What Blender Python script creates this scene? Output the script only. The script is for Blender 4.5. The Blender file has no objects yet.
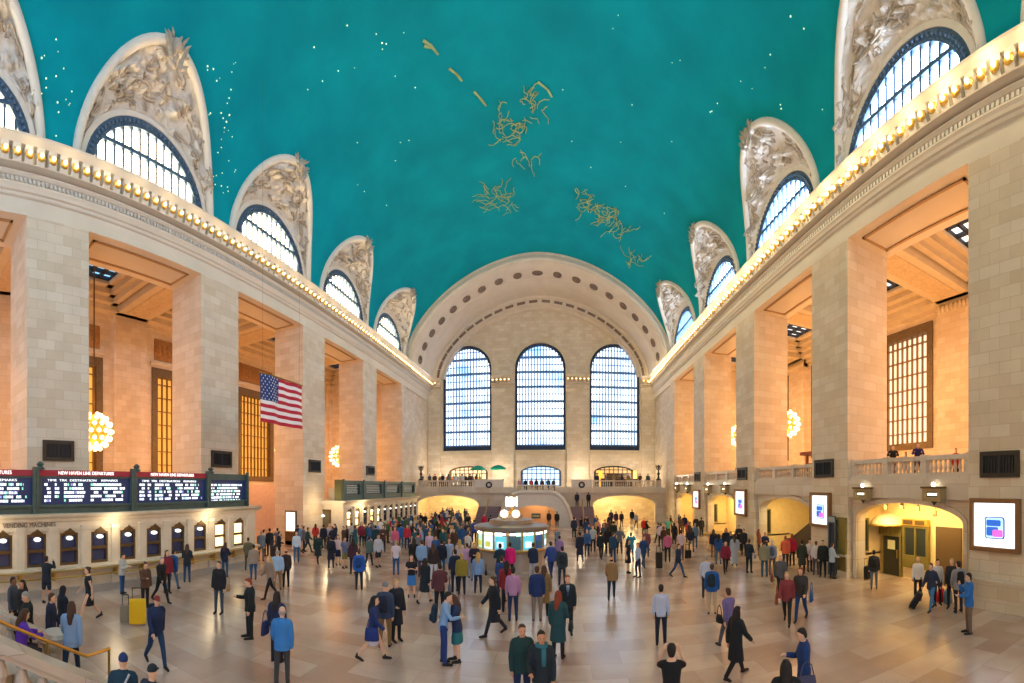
import bpy, bmesh, math, random
from mathutils import Vector, Matrix, noise
from mathutils.geometry import tessellate_polygon
PI = math.pi
scene = bpy.context.scene
C = scene.collection
random.seed(7)
# ------------------------------------------------------------------ camera model (cylindrical panorama on the landing)
F, CX, CY, CAMZ = 423.0, 558.0, 486.7, 4.4
def th(x): return (x - CX) / F
def floor_at(x, y, z=0.0):
    r = F * (CAMZ - z) / (y - CY); a = th(x)
    return Vector((r * math.sin(a), r * math.cos(a), z))
def atX(x, y, X):
    a = th(x); r = X / math.sin(a)
    return Vector((X, r * math.cos(a), CAMZ + (CY - y) * r / F))
def atY(x, y, Y):
    a = th(x); r = Y / math.cos(a)
    return Vector((r * math.sin(a), Y, CAMZ + (CY - y) * r / F))
cam_data = bpy.data.cameras.new('camera')
cam_data.type = 'PANO'
cam_data.panorama_type = 'CENTRAL_CYLINDRICAL'
cam_data.central_cylindrical_range_u_min = -CX / F
cam_data.central_cylindrical_range_u_max = (1024 - CX) / F
cam_data.central_cylindrical_range_v_min = -(683 - CY) / F
cam_data.central_cylindrical_range_v_max = CY / F
cam_data.central_cylindrical_radius = 1.0
cam_data.clip_end = 400
cam = bpy.data.objects.new('camera', cam_data); C.objects.link(cam)
cam.location = (0, 0, CAMZ); cam.rotation_euler = (PI / 2, 0, 0)
scene.camera = cam
scene.view_settings.view_transform = 'Standard'
scene.view_settings.look = 'None'
scene.view_settings.gamma = 1.0
scene.view_settings.use_curve_mapping = False
scene.view_settings.exposure = 0.55

# ------------------------------------------------------------------ materials
MATS = {}
def srgb(r, g, b):
    f = lambda c: (c / 255 / 12.92) if c <= 10 else ((c / 255 + 0.055) / 1.055) ** 2.4
    return (f(r), f(g), f(b), 1)
def hexc(h):
    return srgb(int(h[0:2], 16), int(h[2:4], 16), int(h[4:6], 16))
def new_mat(name):
    m = bpy.data.materials.new(name); m.use_nodes = True
    nt = m.node_tree
    return m, nt, nt.nodes['Principled BSDF']
def world_uv(nt, mode):
    g = nt.nodes.new('ShaderNodeNewGeometry'); s = nt.nodes.new('ShaderNodeSeparateXYZ')
    nt.links.new(g.outputs['Position'], s.inputs[0])
    c = nt.nodes.new('ShaderNodeCombineXYZ')
    if mode == 'wall':
        a = nt.nodes.new('ShaderNodeMath'); a.operation = 'ADD'
        nt.links.new(s.outputs[0], a.inputs[0]); nt.links.new(s.outputs[1], a.inputs[1])
        nt.links.new(a.outputs[0], c.inputs[0]); nt.links.new(s.outputs[2], c.inputs[1])
    else:
        nt.links.new(s.outputs[0], c.inputs[0]); nt.links.new(s.outputs[1], c.inputs[1])
    return c
def mat(name, col, rough=0.6, metal=0.0, var=0.0, vscale=3.0, bump=0.0, bscale=20.0, spec=0.5):
    if name in MATS: return MATS[name]
    m, nt, b = new_mat(name)
    if isinstance(col, str): col = hexc(col)
    b.inputs['Base Color'].default_value = col
    b.inputs['Roughness'].default_value = rough
    b.inputs['Metallic'].default_value = metal
    b.inputs['Specular IOR Level'].default_value = spec
    if var > 0:
        tc = nt.nodes.new('ShaderNodeTexCoord'); n = nt.nodes.new('ShaderNodeTexNoise')
        n.inputs['Scale'].default_value = vscale; n.inputs['Detail'].default_value = 4
        nt.links.new(tc.outputs['Object'], n.inputs['Vector'])
        h = nt.nodes.new('ShaderNodeHueSaturation'); h.inputs['Color'].default_value = col
        mr = nt.nodes.new('ShaderNodeMapRange'); mr.inputs[3].default_value = 1 - var; mr.inputs[4].default_value = 1 + var
        mr.inputs[1].default_value = 0.3; mr.inputs[2].default_value = 0.7
        nt.links.new(n.outputs['Fac'], mr.inputs[0]); nt.links.new(mr.outputs[0], h.inputs['Value'])
        nt.links.new(h.outputs[0], b.inputs['Base Color'])
    if bump > 0:
        tc = nt.nodes.new('ShaderNodeTexCoord'); n = nt.nodes.new('ShaderNodeTexNoise')
        n.inputs['Scale'].default_value = bscale; n.inputs['Detail'].default_value = 6
        nt.links.new(tc.outputs['Object'], n.inputs['Vector'])
        bp = nt.nodes.new('ShaderNodeBump'); bp.inputs['Strength'].default_value = bump; bp.inputs['Distance'].default_value = 0.1
        nt.links.new(n.outputs['Fac'], bp.inputs['Height']); nt.links.new(bp.outputs[0], b.inputs['Normal'])
    MATS[name] = m
    return m
def emit(name, col, strength, light=True, base=None):
    if name in MATS: return MATS[name]
    m, nt, b = new_mat(name)
    if isinstance(col, str): col = hexc(col)
    b.inputs['Base Color'].default_value = base or col
    b.inputs['Roughness'].default_value = 0.4
    b.inputs['Emission Color'].default_value = col
    b.inputs['Emission Strength'].default_value = strength
    if not light: m.cycles.emission_sampling = 'NONE'
    MATS[name] = m
    return m
def stone_mat(name, c1, c2, mortar, bw=0.85, bh=0.44, rough=0.55, mode='wall', msize=0.012, bias=0.0, nvar=0.06, off=0.5, bumpy=0.0):
    m, nt, b = new_mat(name)
    uv = world_uv(nt, mode)
    t = nt.nodes.new('ShaderNodeTexBrick')
    t.inputs['Color1'].default_value = hexc(c1); t.inputs['Color2'].default_value = hexc(c2); t.inputs['Mortar'].default_value = hexc(mortar)
    t.inputs['Scale'].default_value = 1.0
    t.inputs['Mortar Size'].default_value = msize; t.inputs['Mortar Smooth'].default_value = 0.2
    t.inputs['Bias'].default_value = bias
    t.inputs['Brick Width'].default_value = bw; t.inputs['Row Height'].default_value = bh
    t.offset = off
    nt.links.new(uv.outputs[0], t.inputs['Vector'])
    n = nt.nodes.new('ShaderNodeTexNoise'); n.inputs['Scale'].default_value = 0.9; n.inputs['Detail'].default_value = 5
    nt.links.new(uv.outputs[0], n.inputs['Vector'])
    mr = nt.nodes.new('ShaderNodeMapRange'); mr.inputs[1].default_value = 0.3; mr.inputs[2].default_value = 0.7
    mr.inputs[3].default_value = 1 - nvar; mr.inputs[4].default_value = 1 + nvar
    h = nt.nodes.new('ShaderNodeHueSaturation')
    nt.links.new(n.outputs['Fac'], mr.inputs[0]); nt.links.new(mr.outputs[0], h.inputs['Value']); nt.links.new(t.outputs['Color'], h.inputs['Color'])
    nt.links.new(h.outputs[0], b.inputs['Base Color'])
    b.inputs['Roughness'].default_value = rough
    bp = nt.nodes.new('ShaderNodeBump'); bp.inputs['Strength'].default_value = 0.25; bp.inputs['Distance'].default_value = 0.02; bp.invert = True
    nt.links.new(t.outputs['Fac'], bp.inputs['Height']); nt.links.new(bp.outputs[0], b.inputs['Normal'])
    MATS[name] = m
    return m
STONE = stone_mat('limestone_blocks', 'ddd1bd', 'd0bfa4', 'c2b196', msize=.01)
STONE_PLAIN = mat('carved_limestone', 'd2c4a8', 0.6, var=0.06, vscale=1.5)
MARBLE = stone_mat('marble_panels', 'd8cfc2', 'cbbba8', 'a89a88', bw=1.6, bh=0.9, rough=0.3, msize=0.008)
PLASTER = mat('relief_plaster', 'd2cdc4', 0.8, var=0.08, vscale=2.0, bump=0.5, bscale=7)
WHITE_TRIM = mat('pale_plaster_trim', 'dcd7cc', 0.7, var=0.04)
ARCHSTONE = mat('vault_plaster', 'd8ccb8', 0.75, var=0.05, vscale=0.8)
DARK_ORN = mat('dark_rosette_bronze', '7d6a5c', 0.7, var=0.15, vscale=6)  # dark brown tone of the rosettes and ornament panels
CORNICE_GREY = mat('cornice_stone', 'c4c2bc', 0.6, var=0.05)
IRON = mat('blue_grey_iron', '4c6682', 0.5, 0.3, var=0.1, vscale=4)
BRONZE = mat('dark_bronze', '3c3a38', 0.45, 0.6, var=0.15, vscale=3)
BRONZE_WARM = mat('brown_bronze', '6b5436', 0.45, 0.5, var=0.15, vscale=3)
BRASS = mat('polished_brass', 'c8a050', 0.3, 0.9)
GOLD = mat('gilding', 'd8ac50', 0.4, 0.6)
VERDIGRIS = mat('grey_green_metal', '4f6462', 0.45, 0.4, var=0.1)
BLACK = mat('black_finish', '17191d', 0.5)
def floor_mat():
    m, nt, b = new_mat('tennessee_marble_floor')
    uv = world_uv(nt, 'floor')
    t = nt.nodes.new('ShaderNodeTexBrick')
    t.inputs['Color1'].default_value = hexc('d9c5b5'); t.inputs['Color2'].default_value = hexc('b79784'); t.inputs['Mortar'].default_value = hexc('b69f8e')
    t.inputs['Scale'].default_value = 1.0; t.inputs['Mortar Size'].default_value = 0.006; t.inputs['Bias'].default_value = -0.25
    t.inputs['Brick Width'].default_value = 1.6; t.inputs['Row Height'].default_value = 0.8
    nt.links.new(uv.outputs[0], t.inputs['Vector'])
    n = nt.nodes.new('ShaderNodeTexNoise'); n.inputs['Scale'].default_value = 0.55; n.inputs['Detail'].default_value = 6
    nt.links.new(uv.outputs[0], n.inputs['Vector'])
    mx = nt.nodes.new('ShaderNodeMixRGB'); mx.blend_type = 'MULTIPLY'; mx.inputs[0].default_value = 1.0
    cr = nt.nodes.new('ShaderNodeValToRGB')
    cr.color_ramp.elements[0].position = 0.32; cr.color_ramp.elements[0].color = (0.74, 0.66, 0.64, 1)
    cr.color_ramp.elements[1].position = 0.68; cr.color_ramp.elements[1].color = (1.0, 1.0, 1.0, 1)
    nt.links.new(n.outputs['Fac'], cr.inputs[0]); nt.links.new(t.outputs['Color'], mx.inputs[1]); nt.links.new(cr.outputs[0], mx.inputs[2])
    nt.links.new(mx.outputs[0], b.inputs['Base Color'])
    b.inputs['Roughness'].default_value = 0.24; b.inputs['Specular IOR Level'].default_value = 0.7; b.inputs['Coat Weight'].default_value = 0.4; b.inputs['Coat Roughness'].default_value = 0.22
    return m
FLOOR = floor_mat()
def teal_mat():
    m, nt, b = new_mat('teal_painted_vault')
    g = nt.nodes.new('ShaderNodeNewGeometry')
    n = nt.nodes.new('ShaderNodeTexNoise'); n.inputs['Scale'].default_value = 0.35; n.inputs['Detail'].default_value = 6
    nt.links.new(g.outputs['Position'], n.inputs['Vector'])
    cr = nt.nodes.new('ShaderNodeValToRGB')
    cr.color_ramp.elements[0].position = 0.3; cr.color_ramp.elements[0].color = (0.0, .25, .31, 1)
    cr.color_ramp.elements[1].position = 0.7; cr.color_ramp.elements[1].color = (0.0, .33, .40, 1)
    nt.links.new(n.outputs['Fac'], cr.inputs[0]); nt.links.new(cr.outputs[0], b.inputs['Base Color'])
    b.inputs['Roughness'].default_value = 0.9; b.inputs['Specular IOR Level'].default_value = 0.15
    return m
TEAL = teal_mat()
STAR = mat('gold_leaf_figure', '9fb67e', 0.6, 0.1, var=0.2, vscale=2)

# ------------------------------------------------------------------ mesh builder
class MB:
    def __init__(s): s.v = []; s.f = []
    def add(s, vs, fs):
        b = len(s.v); s.v += [tuple(v) for v in vs]; s.f += [tuple(i + b for i in f) for f in fs]; return s
    def box(s, x0, x1, y0, y1, z0, z1):
        if x0 > x1: x0, x1 = x1, x0
        if y0 > y1: y0, y1 = y1, y0
        vs = [(x, y, z) for z in (z0, z1) for y in (y0, y1) for x in (x0, x1)]
        return s.add(vs, [(0, 2, 3, 1), (4, 5, 7, 6), (0, 1, 5, 4), (2, 6, 7, 3), (0, 4, 6, 2), (1, 3, 7, 5)])
    def prism(s, pts, fn, d0, d1, caps=True):
        """pts: 2D loop (ccw), fn(u,v,d)->3D"""
        n = len(pts)
        vs = [fn(u, v, d0) for u, v in pts] + [fn(u, v, d1) for u, v in pts]
        fs = [(i, (i + 1) % n, n + (i + 1) % n, n + i) for i in range(n)]
        if caps:
            tri = tessellate_polygon([[Vector((u, v, 0)) for u, v in pts]])
            fs += [tuple(t) for t in tri] + [tuple(n + i for i in reversed(t)) for t in tri]
        return s.add(vs, fs)
    def holed(s, outer, holes, fn, d0, d1):
        loops = [outer] + holes
        flat = [p for l in loops for p in l]; n = len(flat)
        tri = tessellate_polygon([[Vector((u, v, 0)) for u, v in l] for l in loops])
        vs = [fn(u, v, d0) for u, v in flat] + [fn(u, v, d1) for u, v in flat]
        fs = [tuple(t) for t in tri] + [tuple(n + i for i in reversed(t)) for t in tri]
        b = 0
        for l in loops:
            k = len(l)
            fs += [(b + i, b + (i + 1) % k, n + b + (i + 1) % k, n + b + i) for i in range(k)]
            b += k
        return s.add(vs, fs)
    def tube(s, path, r, n=8, close=False):
        path = [Vector(p) for p in path]; m = len(path); rings = []
        rr = r if isinstance(r, (list, tuple)) else [r] * m
        e1 = None
        for i, p in enumerate(path):
            a = path[(i - 1) % m] if (i > 0 or close) else p; c = path[(i + 1) % m] if (i < m - 1 or close) else p
            t = (c - a).normalized() if (c - a).length > 1e-9 else Vector((0, 0, 1))
            if e1 is None:
                up = Vector((0, 0, 1)) if abs(t.z) < 0.9 else Vector((0, 1, 0)); e1 = t.cross(up).normalized()
            else:
                e1 = (e1 - t * e1.dot(t)).normalized()
            e2 = e1.cross(t)
            rings.append([p + (e1 * math.cos(2 * PI * k / n) + e2 * math.sin(2 * PI * k / n)) * rr[i] for k in range(n)])
        vs = [v for rg in rings for v in rg]; fs = []
        for i in range(m if close else m - 1):
            j = (i + 1) % m
            fs += [(i * n + k, i * n + (k + 1) % n, j * n + (k + 1) % n, j * n + k) for k in range(n)]
        if not close: fs += [tuple(reversed(range(n))), tuple((m - 1) * n + k for k in range(n))]
        return s.add(vs, fs)
    def lathe(s, prof, c=(0, 0, 0), n=16, sx=1.0, sy=1.0):
        vs = []; fs = []
        for r, z in prof:
            vs += [(c[0] + r * sx * math.cos(2 * PI * k / n), c[1] + r * sy * math.sin(2 * PI * k / n), c[2] + z) for k in range(n)]
        for i in range(len(prof) - 1):
            fs += [(i * n + k, i * n + (k + 1) % n, (i + 1) * n + (k + 1) % n, (i + 1) * n + k) for k in range(n)]
        fs += [tuple(reversed(range(n))), tuple((len(prof) - 1) * n + k for k in range(n))]
        return s.add(vs, fs)
    def ball(s, c, rx, ry=None, rz=None, n=10, m=7):
        ry = ry or rx; rz = rz or rx
        return s.lathe([(max(1e-3, math.sin(PI * i / m)) * rx, -math.cos(PI * i / m) * rz) for i in range(m + 1)], c, n, 1.0, ry / rx)
    def mesh(s, name, material=None, smooth=False):
        me = bpy.data.meshes.new(name); me.from_pydata(s.v, [], s.f)
        bm = bmesh.new(); bm.from_mesh(me); bmesh.ops.recalc_face_normals(bm, faces=bm.faces); bm.to_mesh(me); bm.free()
        if material: me.materials.append(material)
        if smooth:
            for p in me.polygons: p.use_smooth = True
        return me
    def build(s, name, material, parent=None, smooth=False, kind=None):
        return link(s.mesh(name, material, smooth), name, parent, kind)
def link(me, name, parent=None, kind=None, local=False):
    o = bpy.data.objects.new(name, me); C.objects.link(o)
    if parent is not None:
        o.parent = parent
        if not local: o.matrix_parent_inverse = parent.matrix_basis.inverted()
    if kind: o['kind'] = kind
    return o
def tag(o, label=None, cat=None, group=None, kind=None):
    if label: o['label'] = label
    if cat: o['category'] = cat
    if group: o['group'] = group
    if kind: o['kind'] = kind
    return o
def empty(name, loc=(0, 0, 0), rz=0.0, label=None, cat=None, group=None, kind=None):
    o = bpy.data.objects.new(name, None); C.objects.link(o); o.location = loc; o.rotation_euler = (0, 0, rz); o.empty_display_size = 0.2
    return tag(o, label, cat, group, kind)
KIDS = {}
def copy_tree(o, parent=None):
    c = o.copy(); C.objects.link(c)
    if parent is not None: c.parent = parent
    for ch in [x for x in o.children]: copy_tree(ch, c)
    return c
def YZ(x0):           # 2D (y,z) extruded along x
    return lambda u, v, d: (x0 + d, u, v)
def XZ(y0):
    return lambda u, v, d: (u, y0 + d, v)
def arch_pts(u0, u1, v0, vs, va, n=16):
    """opening loop: flat bottom v0, springing vs, crown va (elliptic head)"""
    c = (u0 + u1) / 2; a = (u1 - u0) / 2
    return [(u0, v0), (u1, v0)] + [(c + a * math.cos(PI * i / n), vs + (va - vs) * math.sin(PI * i / n)) for i in range(n + 1)]
def rect_pts(u0, u1, v0, v1): return [(u0, v0), (u1, v0), (u1, v1), (u0, v1)]
FONT = None
def text_mesh(body, size, depth=0.01):
    cu = bpy.data.curves.new('lettering', 'FONT'); cu.body = body; cu.size = size; cu.extrude = depth; cu.align_x = 'CENTER'; cu.align_y = 'CENTER'
    o = bpy.data.objects.new('lettering', cu); C.objects.link(o)
    dg = bpy.context.evaluated_depsgraph_get()
    me = bpy.data.meshes.new_from_object(o.evaluated_get(dg))
    bpy.data.objects.remove(o); bpy.data.curves.remove(cu)
    return me
def text_obj(body, size, loc, face, material, parent, width=None, name='lettering'):
    """face: '+x' reads from +x side, '-x', '-y'"""
    me = text_mesh(body, size); me.materials.clear(); me.materials.append(material)
    xs = [v.co.x for v in me.vertices]; w = max(xs) - min(xs)
    k = width / w if width else 1.0
    R = {'+x': Matrix(((0, 0, 1), (1, 0, 0), (0, 1, 0))), '-x': Matrix(((0, 0, -1), (-1, 0, 0), (0, 1, 0))), '-y': Matrix(((1, 0, 0), (0, 0, -1), (0, 1, 0)))}[face]
    for v in me.vertices: v.co = R @ Vector((v.co.x * k, v.co.y, v.co.z))
    o = link(me, name, parent); o.location = loc
    return o
# ================================================================== SETTING
XL, XR, XC, HALF = -17.75, 12.9, -2.425, 15.325
ZO, ZT = 16.37, 19.3          # top of openings, top of cornice
YF, YA = 57.0, 47.0           # far wall, front of end arch
YB = -14.0                    # hall runs on behind the camera
RISE, EXPO = 11.1, 1.75
BC = [42.32 - 10 * k for k in range(5)]            # bay centres
def s_(o, kind='structure'): o['kind'] = kind; return o
def expo(y):                  # the barrel is fuller over the bays and eases into the end arch
    return 2.12 - .37 * min(1.0, max(0.0, (y - 37) / 10)) ** 1.5
def vault_pt(u, d=0.0, y=99):
    """u in [-1,1] across the hall; superelliptic barrel; d = inward offset"""
    a, h = HALF - d, RISE - d; n = expo(y)
    au = min(1.0, abs(u))
    z = ZT + h * (max(0.0, 1 - au ** n)) ** (1 / n)
    return XC + u * a, z
def vault_t(t, d=0.0, y=99):
    """t in [0,1] left foot to right foot with even spacing"""
    ang = PI * (1 - t); n = expo(y)
    c, s = math.cos(ang), math.sin(ang)
    k = (abs(c) ** n + abs(s) ** n) ** (-1 / n)
    return XC + c * k * (HALF - d), ZT + s * k * (RISE - d)
def wall_u(z, y=0):                # |u| on the barrel at height z
    q = max(0.0, (z - ZT) / RISE); n = expo(y)
    return max(0.0, 1 - q ** n) ** (1 / n)

MB().box(-30, 26, YB, 76, -0.4, 0).build('floor', FLOOR, kind='structure')

# ---- piers
PIERS = [(35.8 - 10 * k, 38.84 - 10 * k) for k in range(5)]
for y0, y1 in PIERS:
    for sx, X in ((-1, XL), (1, XR)):
        m = MB().box(X, X + sx * 2.65, y0, y1, 0, ZO)
        m.box(X - sx * .12, X + sx * 2.75, y0 - .08, y1 + .08, 0, .3)
        m.box(X - sx * .06, X + sx * 2.7, y0 - .04, y1 + .04, .3, 1.0)
        m.box(X - sx * .14, X + sx * 2.77, y0 - .1, y1 + .1, 1.0, 1.1)
        s_(m.build('pillar', STONE))
# ---- long walls: lintel + entablature profile swept along Y
PROF = [(0, ZO), (0, 17.08), (.1, 17.12), (.12, 17.25), (.2, 17.28), (.24, 17.4), (.3, 17.5), (.3, 17.56), (.12, 17.6), (.12, 17.86), (.22, 17.9), (.3, 18.0), (.3, 18.06), (.1, 18.08), (.1, 18.12), (.4, 18.15), (.58, 18.18), (.6, 18.22), (.3, 18.24), (.3, 18.96), (.62, 18.98), (.7, 19.08), (.8, 19.2), (.82, ZT), (-.45, ZT)]
def sweep_y(mb, X, sx, y0, y1, prof, back):
    pts = [(X - sx * p, z) for p, z in prof] + [(X + sx * back, prof[-1][1]), (X + sx * back, prof[0][1])]
    return mb.prism(pts, lambda u, v, d: (u, d, v), y0, y1)
for nm, sx, X in (('wall_left', -1, XL), ('wall_right', 1, XR)):
    m = MB(); sweep_y(m, X, sx, YB, 47.4, PROF, 2.65); sweep_y(m, X + sx * .1, sx, 47.4, YF, PROF, 2.5)
    s_(m.build(nm + '_entablature', mat('smooth_cream_stone', 'dad0be', .6, var=.04, vscale=.6)))
    m = MB()
    m.box(X, X + sx * 2.65, 45.8, 47.4, 0, ZO); m.box(X + sx * .3, X + sx * 2.65, 47.4, YF, 0, ZO)
    m.box(X, X + sx * 2.65, YB, -4.2, 0, ZO)
    w = s_(m.build(nm, STONE))
    # dentils and modillions (carved pattern of the cornice)
    m = MB()
    y = 1.0
    while y < 56.6:
        q = 0 if y < 47.4 else .1
        m.box(X - sx * (.1 - q), X - sx * (.24 - q), y, y + .11, 17.64, 17.84); y += .2
    s_(m.build('trim_dentils_left' if sx < 0 else 'trim_dentils_right', CORNICE_GREY))
    m = MB(); y = 1.2
    while y < 56.4:
        q = 0 if y < 47.4 else .1
        a, b = X - sx * (.25 - q), X - sx * (.6 - q)
        m.prism([(a, 18.25), (b + sx * .08, 18.27), (b, 18.4), (b - sx * .04, 18.6), (b, 18.82), (b - sx * .06, 18.96), (a, 18.96)], lambda u, v, d: (u, d, v), y, y + .36)
        y += .54
    s_(m.build('trim_modillions_left' if sx < 0 else 'trim_modillions_right', WHITE_TRIM))
    # soffit panel mouldings over each opening, their shadow lines painted in as brown
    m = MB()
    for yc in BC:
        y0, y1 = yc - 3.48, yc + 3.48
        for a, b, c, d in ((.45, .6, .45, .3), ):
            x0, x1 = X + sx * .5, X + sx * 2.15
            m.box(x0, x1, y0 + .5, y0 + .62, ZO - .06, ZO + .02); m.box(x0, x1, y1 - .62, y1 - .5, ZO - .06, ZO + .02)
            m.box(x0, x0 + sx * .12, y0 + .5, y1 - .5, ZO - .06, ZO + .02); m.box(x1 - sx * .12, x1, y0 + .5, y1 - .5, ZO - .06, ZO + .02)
    s_(m.build('trim_soffit_left' if sx < 0 else 'trim_soffit_right', mat('soffit_moulding_shade', 'b08e64', .6)))

# ---- teal vault with the lunette cells cut out
CELL_W, CELL_H = 4.15, 5.9
def cell_z(dy):
    q = abs(dy) / CELL_W
    return ZT + CELL_H * math.sqrt(max(0.0, 1 - q * q)) if q < 1 else ZT
ys = [YB, -6, -3]
for yc in reversed(BC):
    ys += [yc - 5.0] if yc - 5.0 > ys[-1] + .2 else []
    ys += [yc + CELL_W * math.sin(PI / 2 * q / 14) for q in range(-14, 15)]
ys += [46.6, YA + .1]
ys = sorted(set(round(y, 4) for y in ys))
bm = bmesh.new(); NU = 44; grid = []
for y in ys:
    zl = max([cell_z(y - yc) for yc in BC] + [ZT])
    q = (zl - ZT) / RISE
    # angle (in vault_t space) of the foot at that height
    lo = 0.0; hi = 0.5
    for _ in range(30):
        mid = (lo + hi) / 2
        if vault_t(mid, 0, y)[1] < zl: lo = mid
        else: hi = mid
    t0 = lo if zl > ZT + 1e-6 else 0.0
    row = []
    for i in range(NU + 1):
        t = t0 + (1 - 2 * t0) * i / NU
        x, z = vault_t(t, 0, y); row.append(bm.verts.new((x, y, z)))
    grid.append(row)
for a, b in zip(grid, grid[1:]):
    for i in range(NU): bm.faces.new((a[i], b[i], b[i + 1], a[i + 1]))
me = bpy.data.meshes.new('ceiling'); bm.to_mesh(me); bm.free(); me.materials.append(TEAL)
for p in me.polygons: p.use_smooth = True
ceil = link(me, 'ceiling', kind='structure')
# painted gold constellations and little stars lie on the plaster: thin relief pieces on the vault surface
def vault_xyz(t, y, d=0.03):
    x, z = vault_t(t, d, y); return Vector((x, y, z))
def vault_hit(px, py):
    """vault point seen at a photo pixel"""
    a = th(px); best = None
    lo, hi = 2.0, 60.0
    def f(r):
        X, Z = r * math.sin(a), CAMZ + (CY - py) * r / F
        u = (X - XC) / HALF
        if abs(u) >= 1: return 1.0
        return Z - vault_pt(u, 0, r * math.cos(a))[1]
    r = 2.0
    while r < 60 and f(r) < 0: r += .1
    X = r * math.sin(a); u = (X - XC) / HALF
    lo, hi = 0.0, 1.0
    for _ in range(40):
        mid = (lo + hi) / 2
        if vault_t(mid, 0, r * math.cos(a))[0] < X: lo = mid
        else: hi = mid
    return lo, r * math.cos(a)
def vault_strokes(strokes, w, name):
    m = MB()
    for pts in strokes:
        tp = [vault_hit(*p) for p in pts]
        P = [vault_xyz(t, y, .04) for t, y in tp]
        for a, b in zip(P, P[1:]):
            dvec = (b - a); L = dvec.length
            if L < 1e-4: continue
            nrm = Vector((XC - (a.x + b.x) / 2, 0, 10 - (a.z + b.z) / 2)).normalized()
            sd = dvec.cross(nrm).normalized() * w / 2
            e = nrm * .03
            m.add([a - sd, a + sd, b + sd * .7, b - sd * .7, a - sd + e, a + sd + e, b + sd * .7 + e, b - sd * .7 + e], [(0, 1, 2, 3), (7, 6, 5, 4), (0, 4, 5, 1), (1, 5, 6, 2), (2, 6, 7, 3), (3, 7, 4, 0)])
    return s_(m.build(name, STAR, ceil))
rs = random.Random(3)
def squiggle(cx, cy, w, h, n, seed, ang=0.0):
    r = random.Random(seed); out = []
    for _ in range(n):
        x, y = r.uniform(-w, w), r.uniform(-h, h); pts = [(x, y)]; d = r.uniform(0, 6.28)
        for _ in range(r.randint(3, 7)):
            d += r.uniform(-.9, .9); x += math.cos(d) * 2.6; y += math.sin(d) * 2.6; pts.append((x, y))
        out.append([(cx + px * math.cos(ang) - py * math.sin(ang), cy + px * math.sin(ang) + py * math.cos(ang)) for px, py in pts])
    return out
vault_strokes([[(423, 39), (430, 44), (438, 52)], [(449, 67), (456, 72), (462, 79)], [(474, 90), (480, 96), (486, 104)], [(538, 80), (548, 88), (552, 96)], [(424, 44), (433, 47)]], .16, 'gold_zodiac_dashes')
vault_strokes(squiggle(508, 128, 16, 14, 30, 1, .4) + squiggle(528, 100, 8, 16, 16, 2, -.5) + squiggle(530, 160, 14, 6, 9, 5, .5), .05, 'gold_zodiac_figure')
vault_strokes(squiggle(500, 200, 14, 10, 26, 3, .2) + squiggle(490, 190, 10, 6, 6, 4), .05, 'gold_zodiac_figure')
vault_strokes(squiggle(595, 208, 22, 8, 36, 6, .5) + squiggle(615, 224, 15, 7, 20, 7, .7) + squiggle(634, 258, 7, 8, 12, 8, .8), .06, 'gold_zodiac_figure')
m = MB()
for i in range(115):
    reg = rs.choice([(30, 60, 30, 130), (60, 130, 60, 110), (200, 245, 60, 190), (205, 232, 110, 190), (300, 420, 20, 230), (560, 700, 10, 220), (700, 840, 10, 110)])
    t, y = vault_hit(rs.uniform(reg[0], reg[1]), rs.uniform(reg[2], reg[3]))
    if not (-3 < y < 46) or not (.02 < t < .98): continue
    if any(abs(y - yc) < CELL_W + .2 and vault_t(t, 0, y)[1] < cell_z(y - yc) + .5 for yc in BC): continue
    p = vault_xyz(t, y, .05); m.ball(p, rs.uniform(.018, .042), n=5, m=3)
s_(m.build('gold_ceiling_stars', emit('star_glow', 'd8f0c8', .9, False), ceil))

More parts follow.
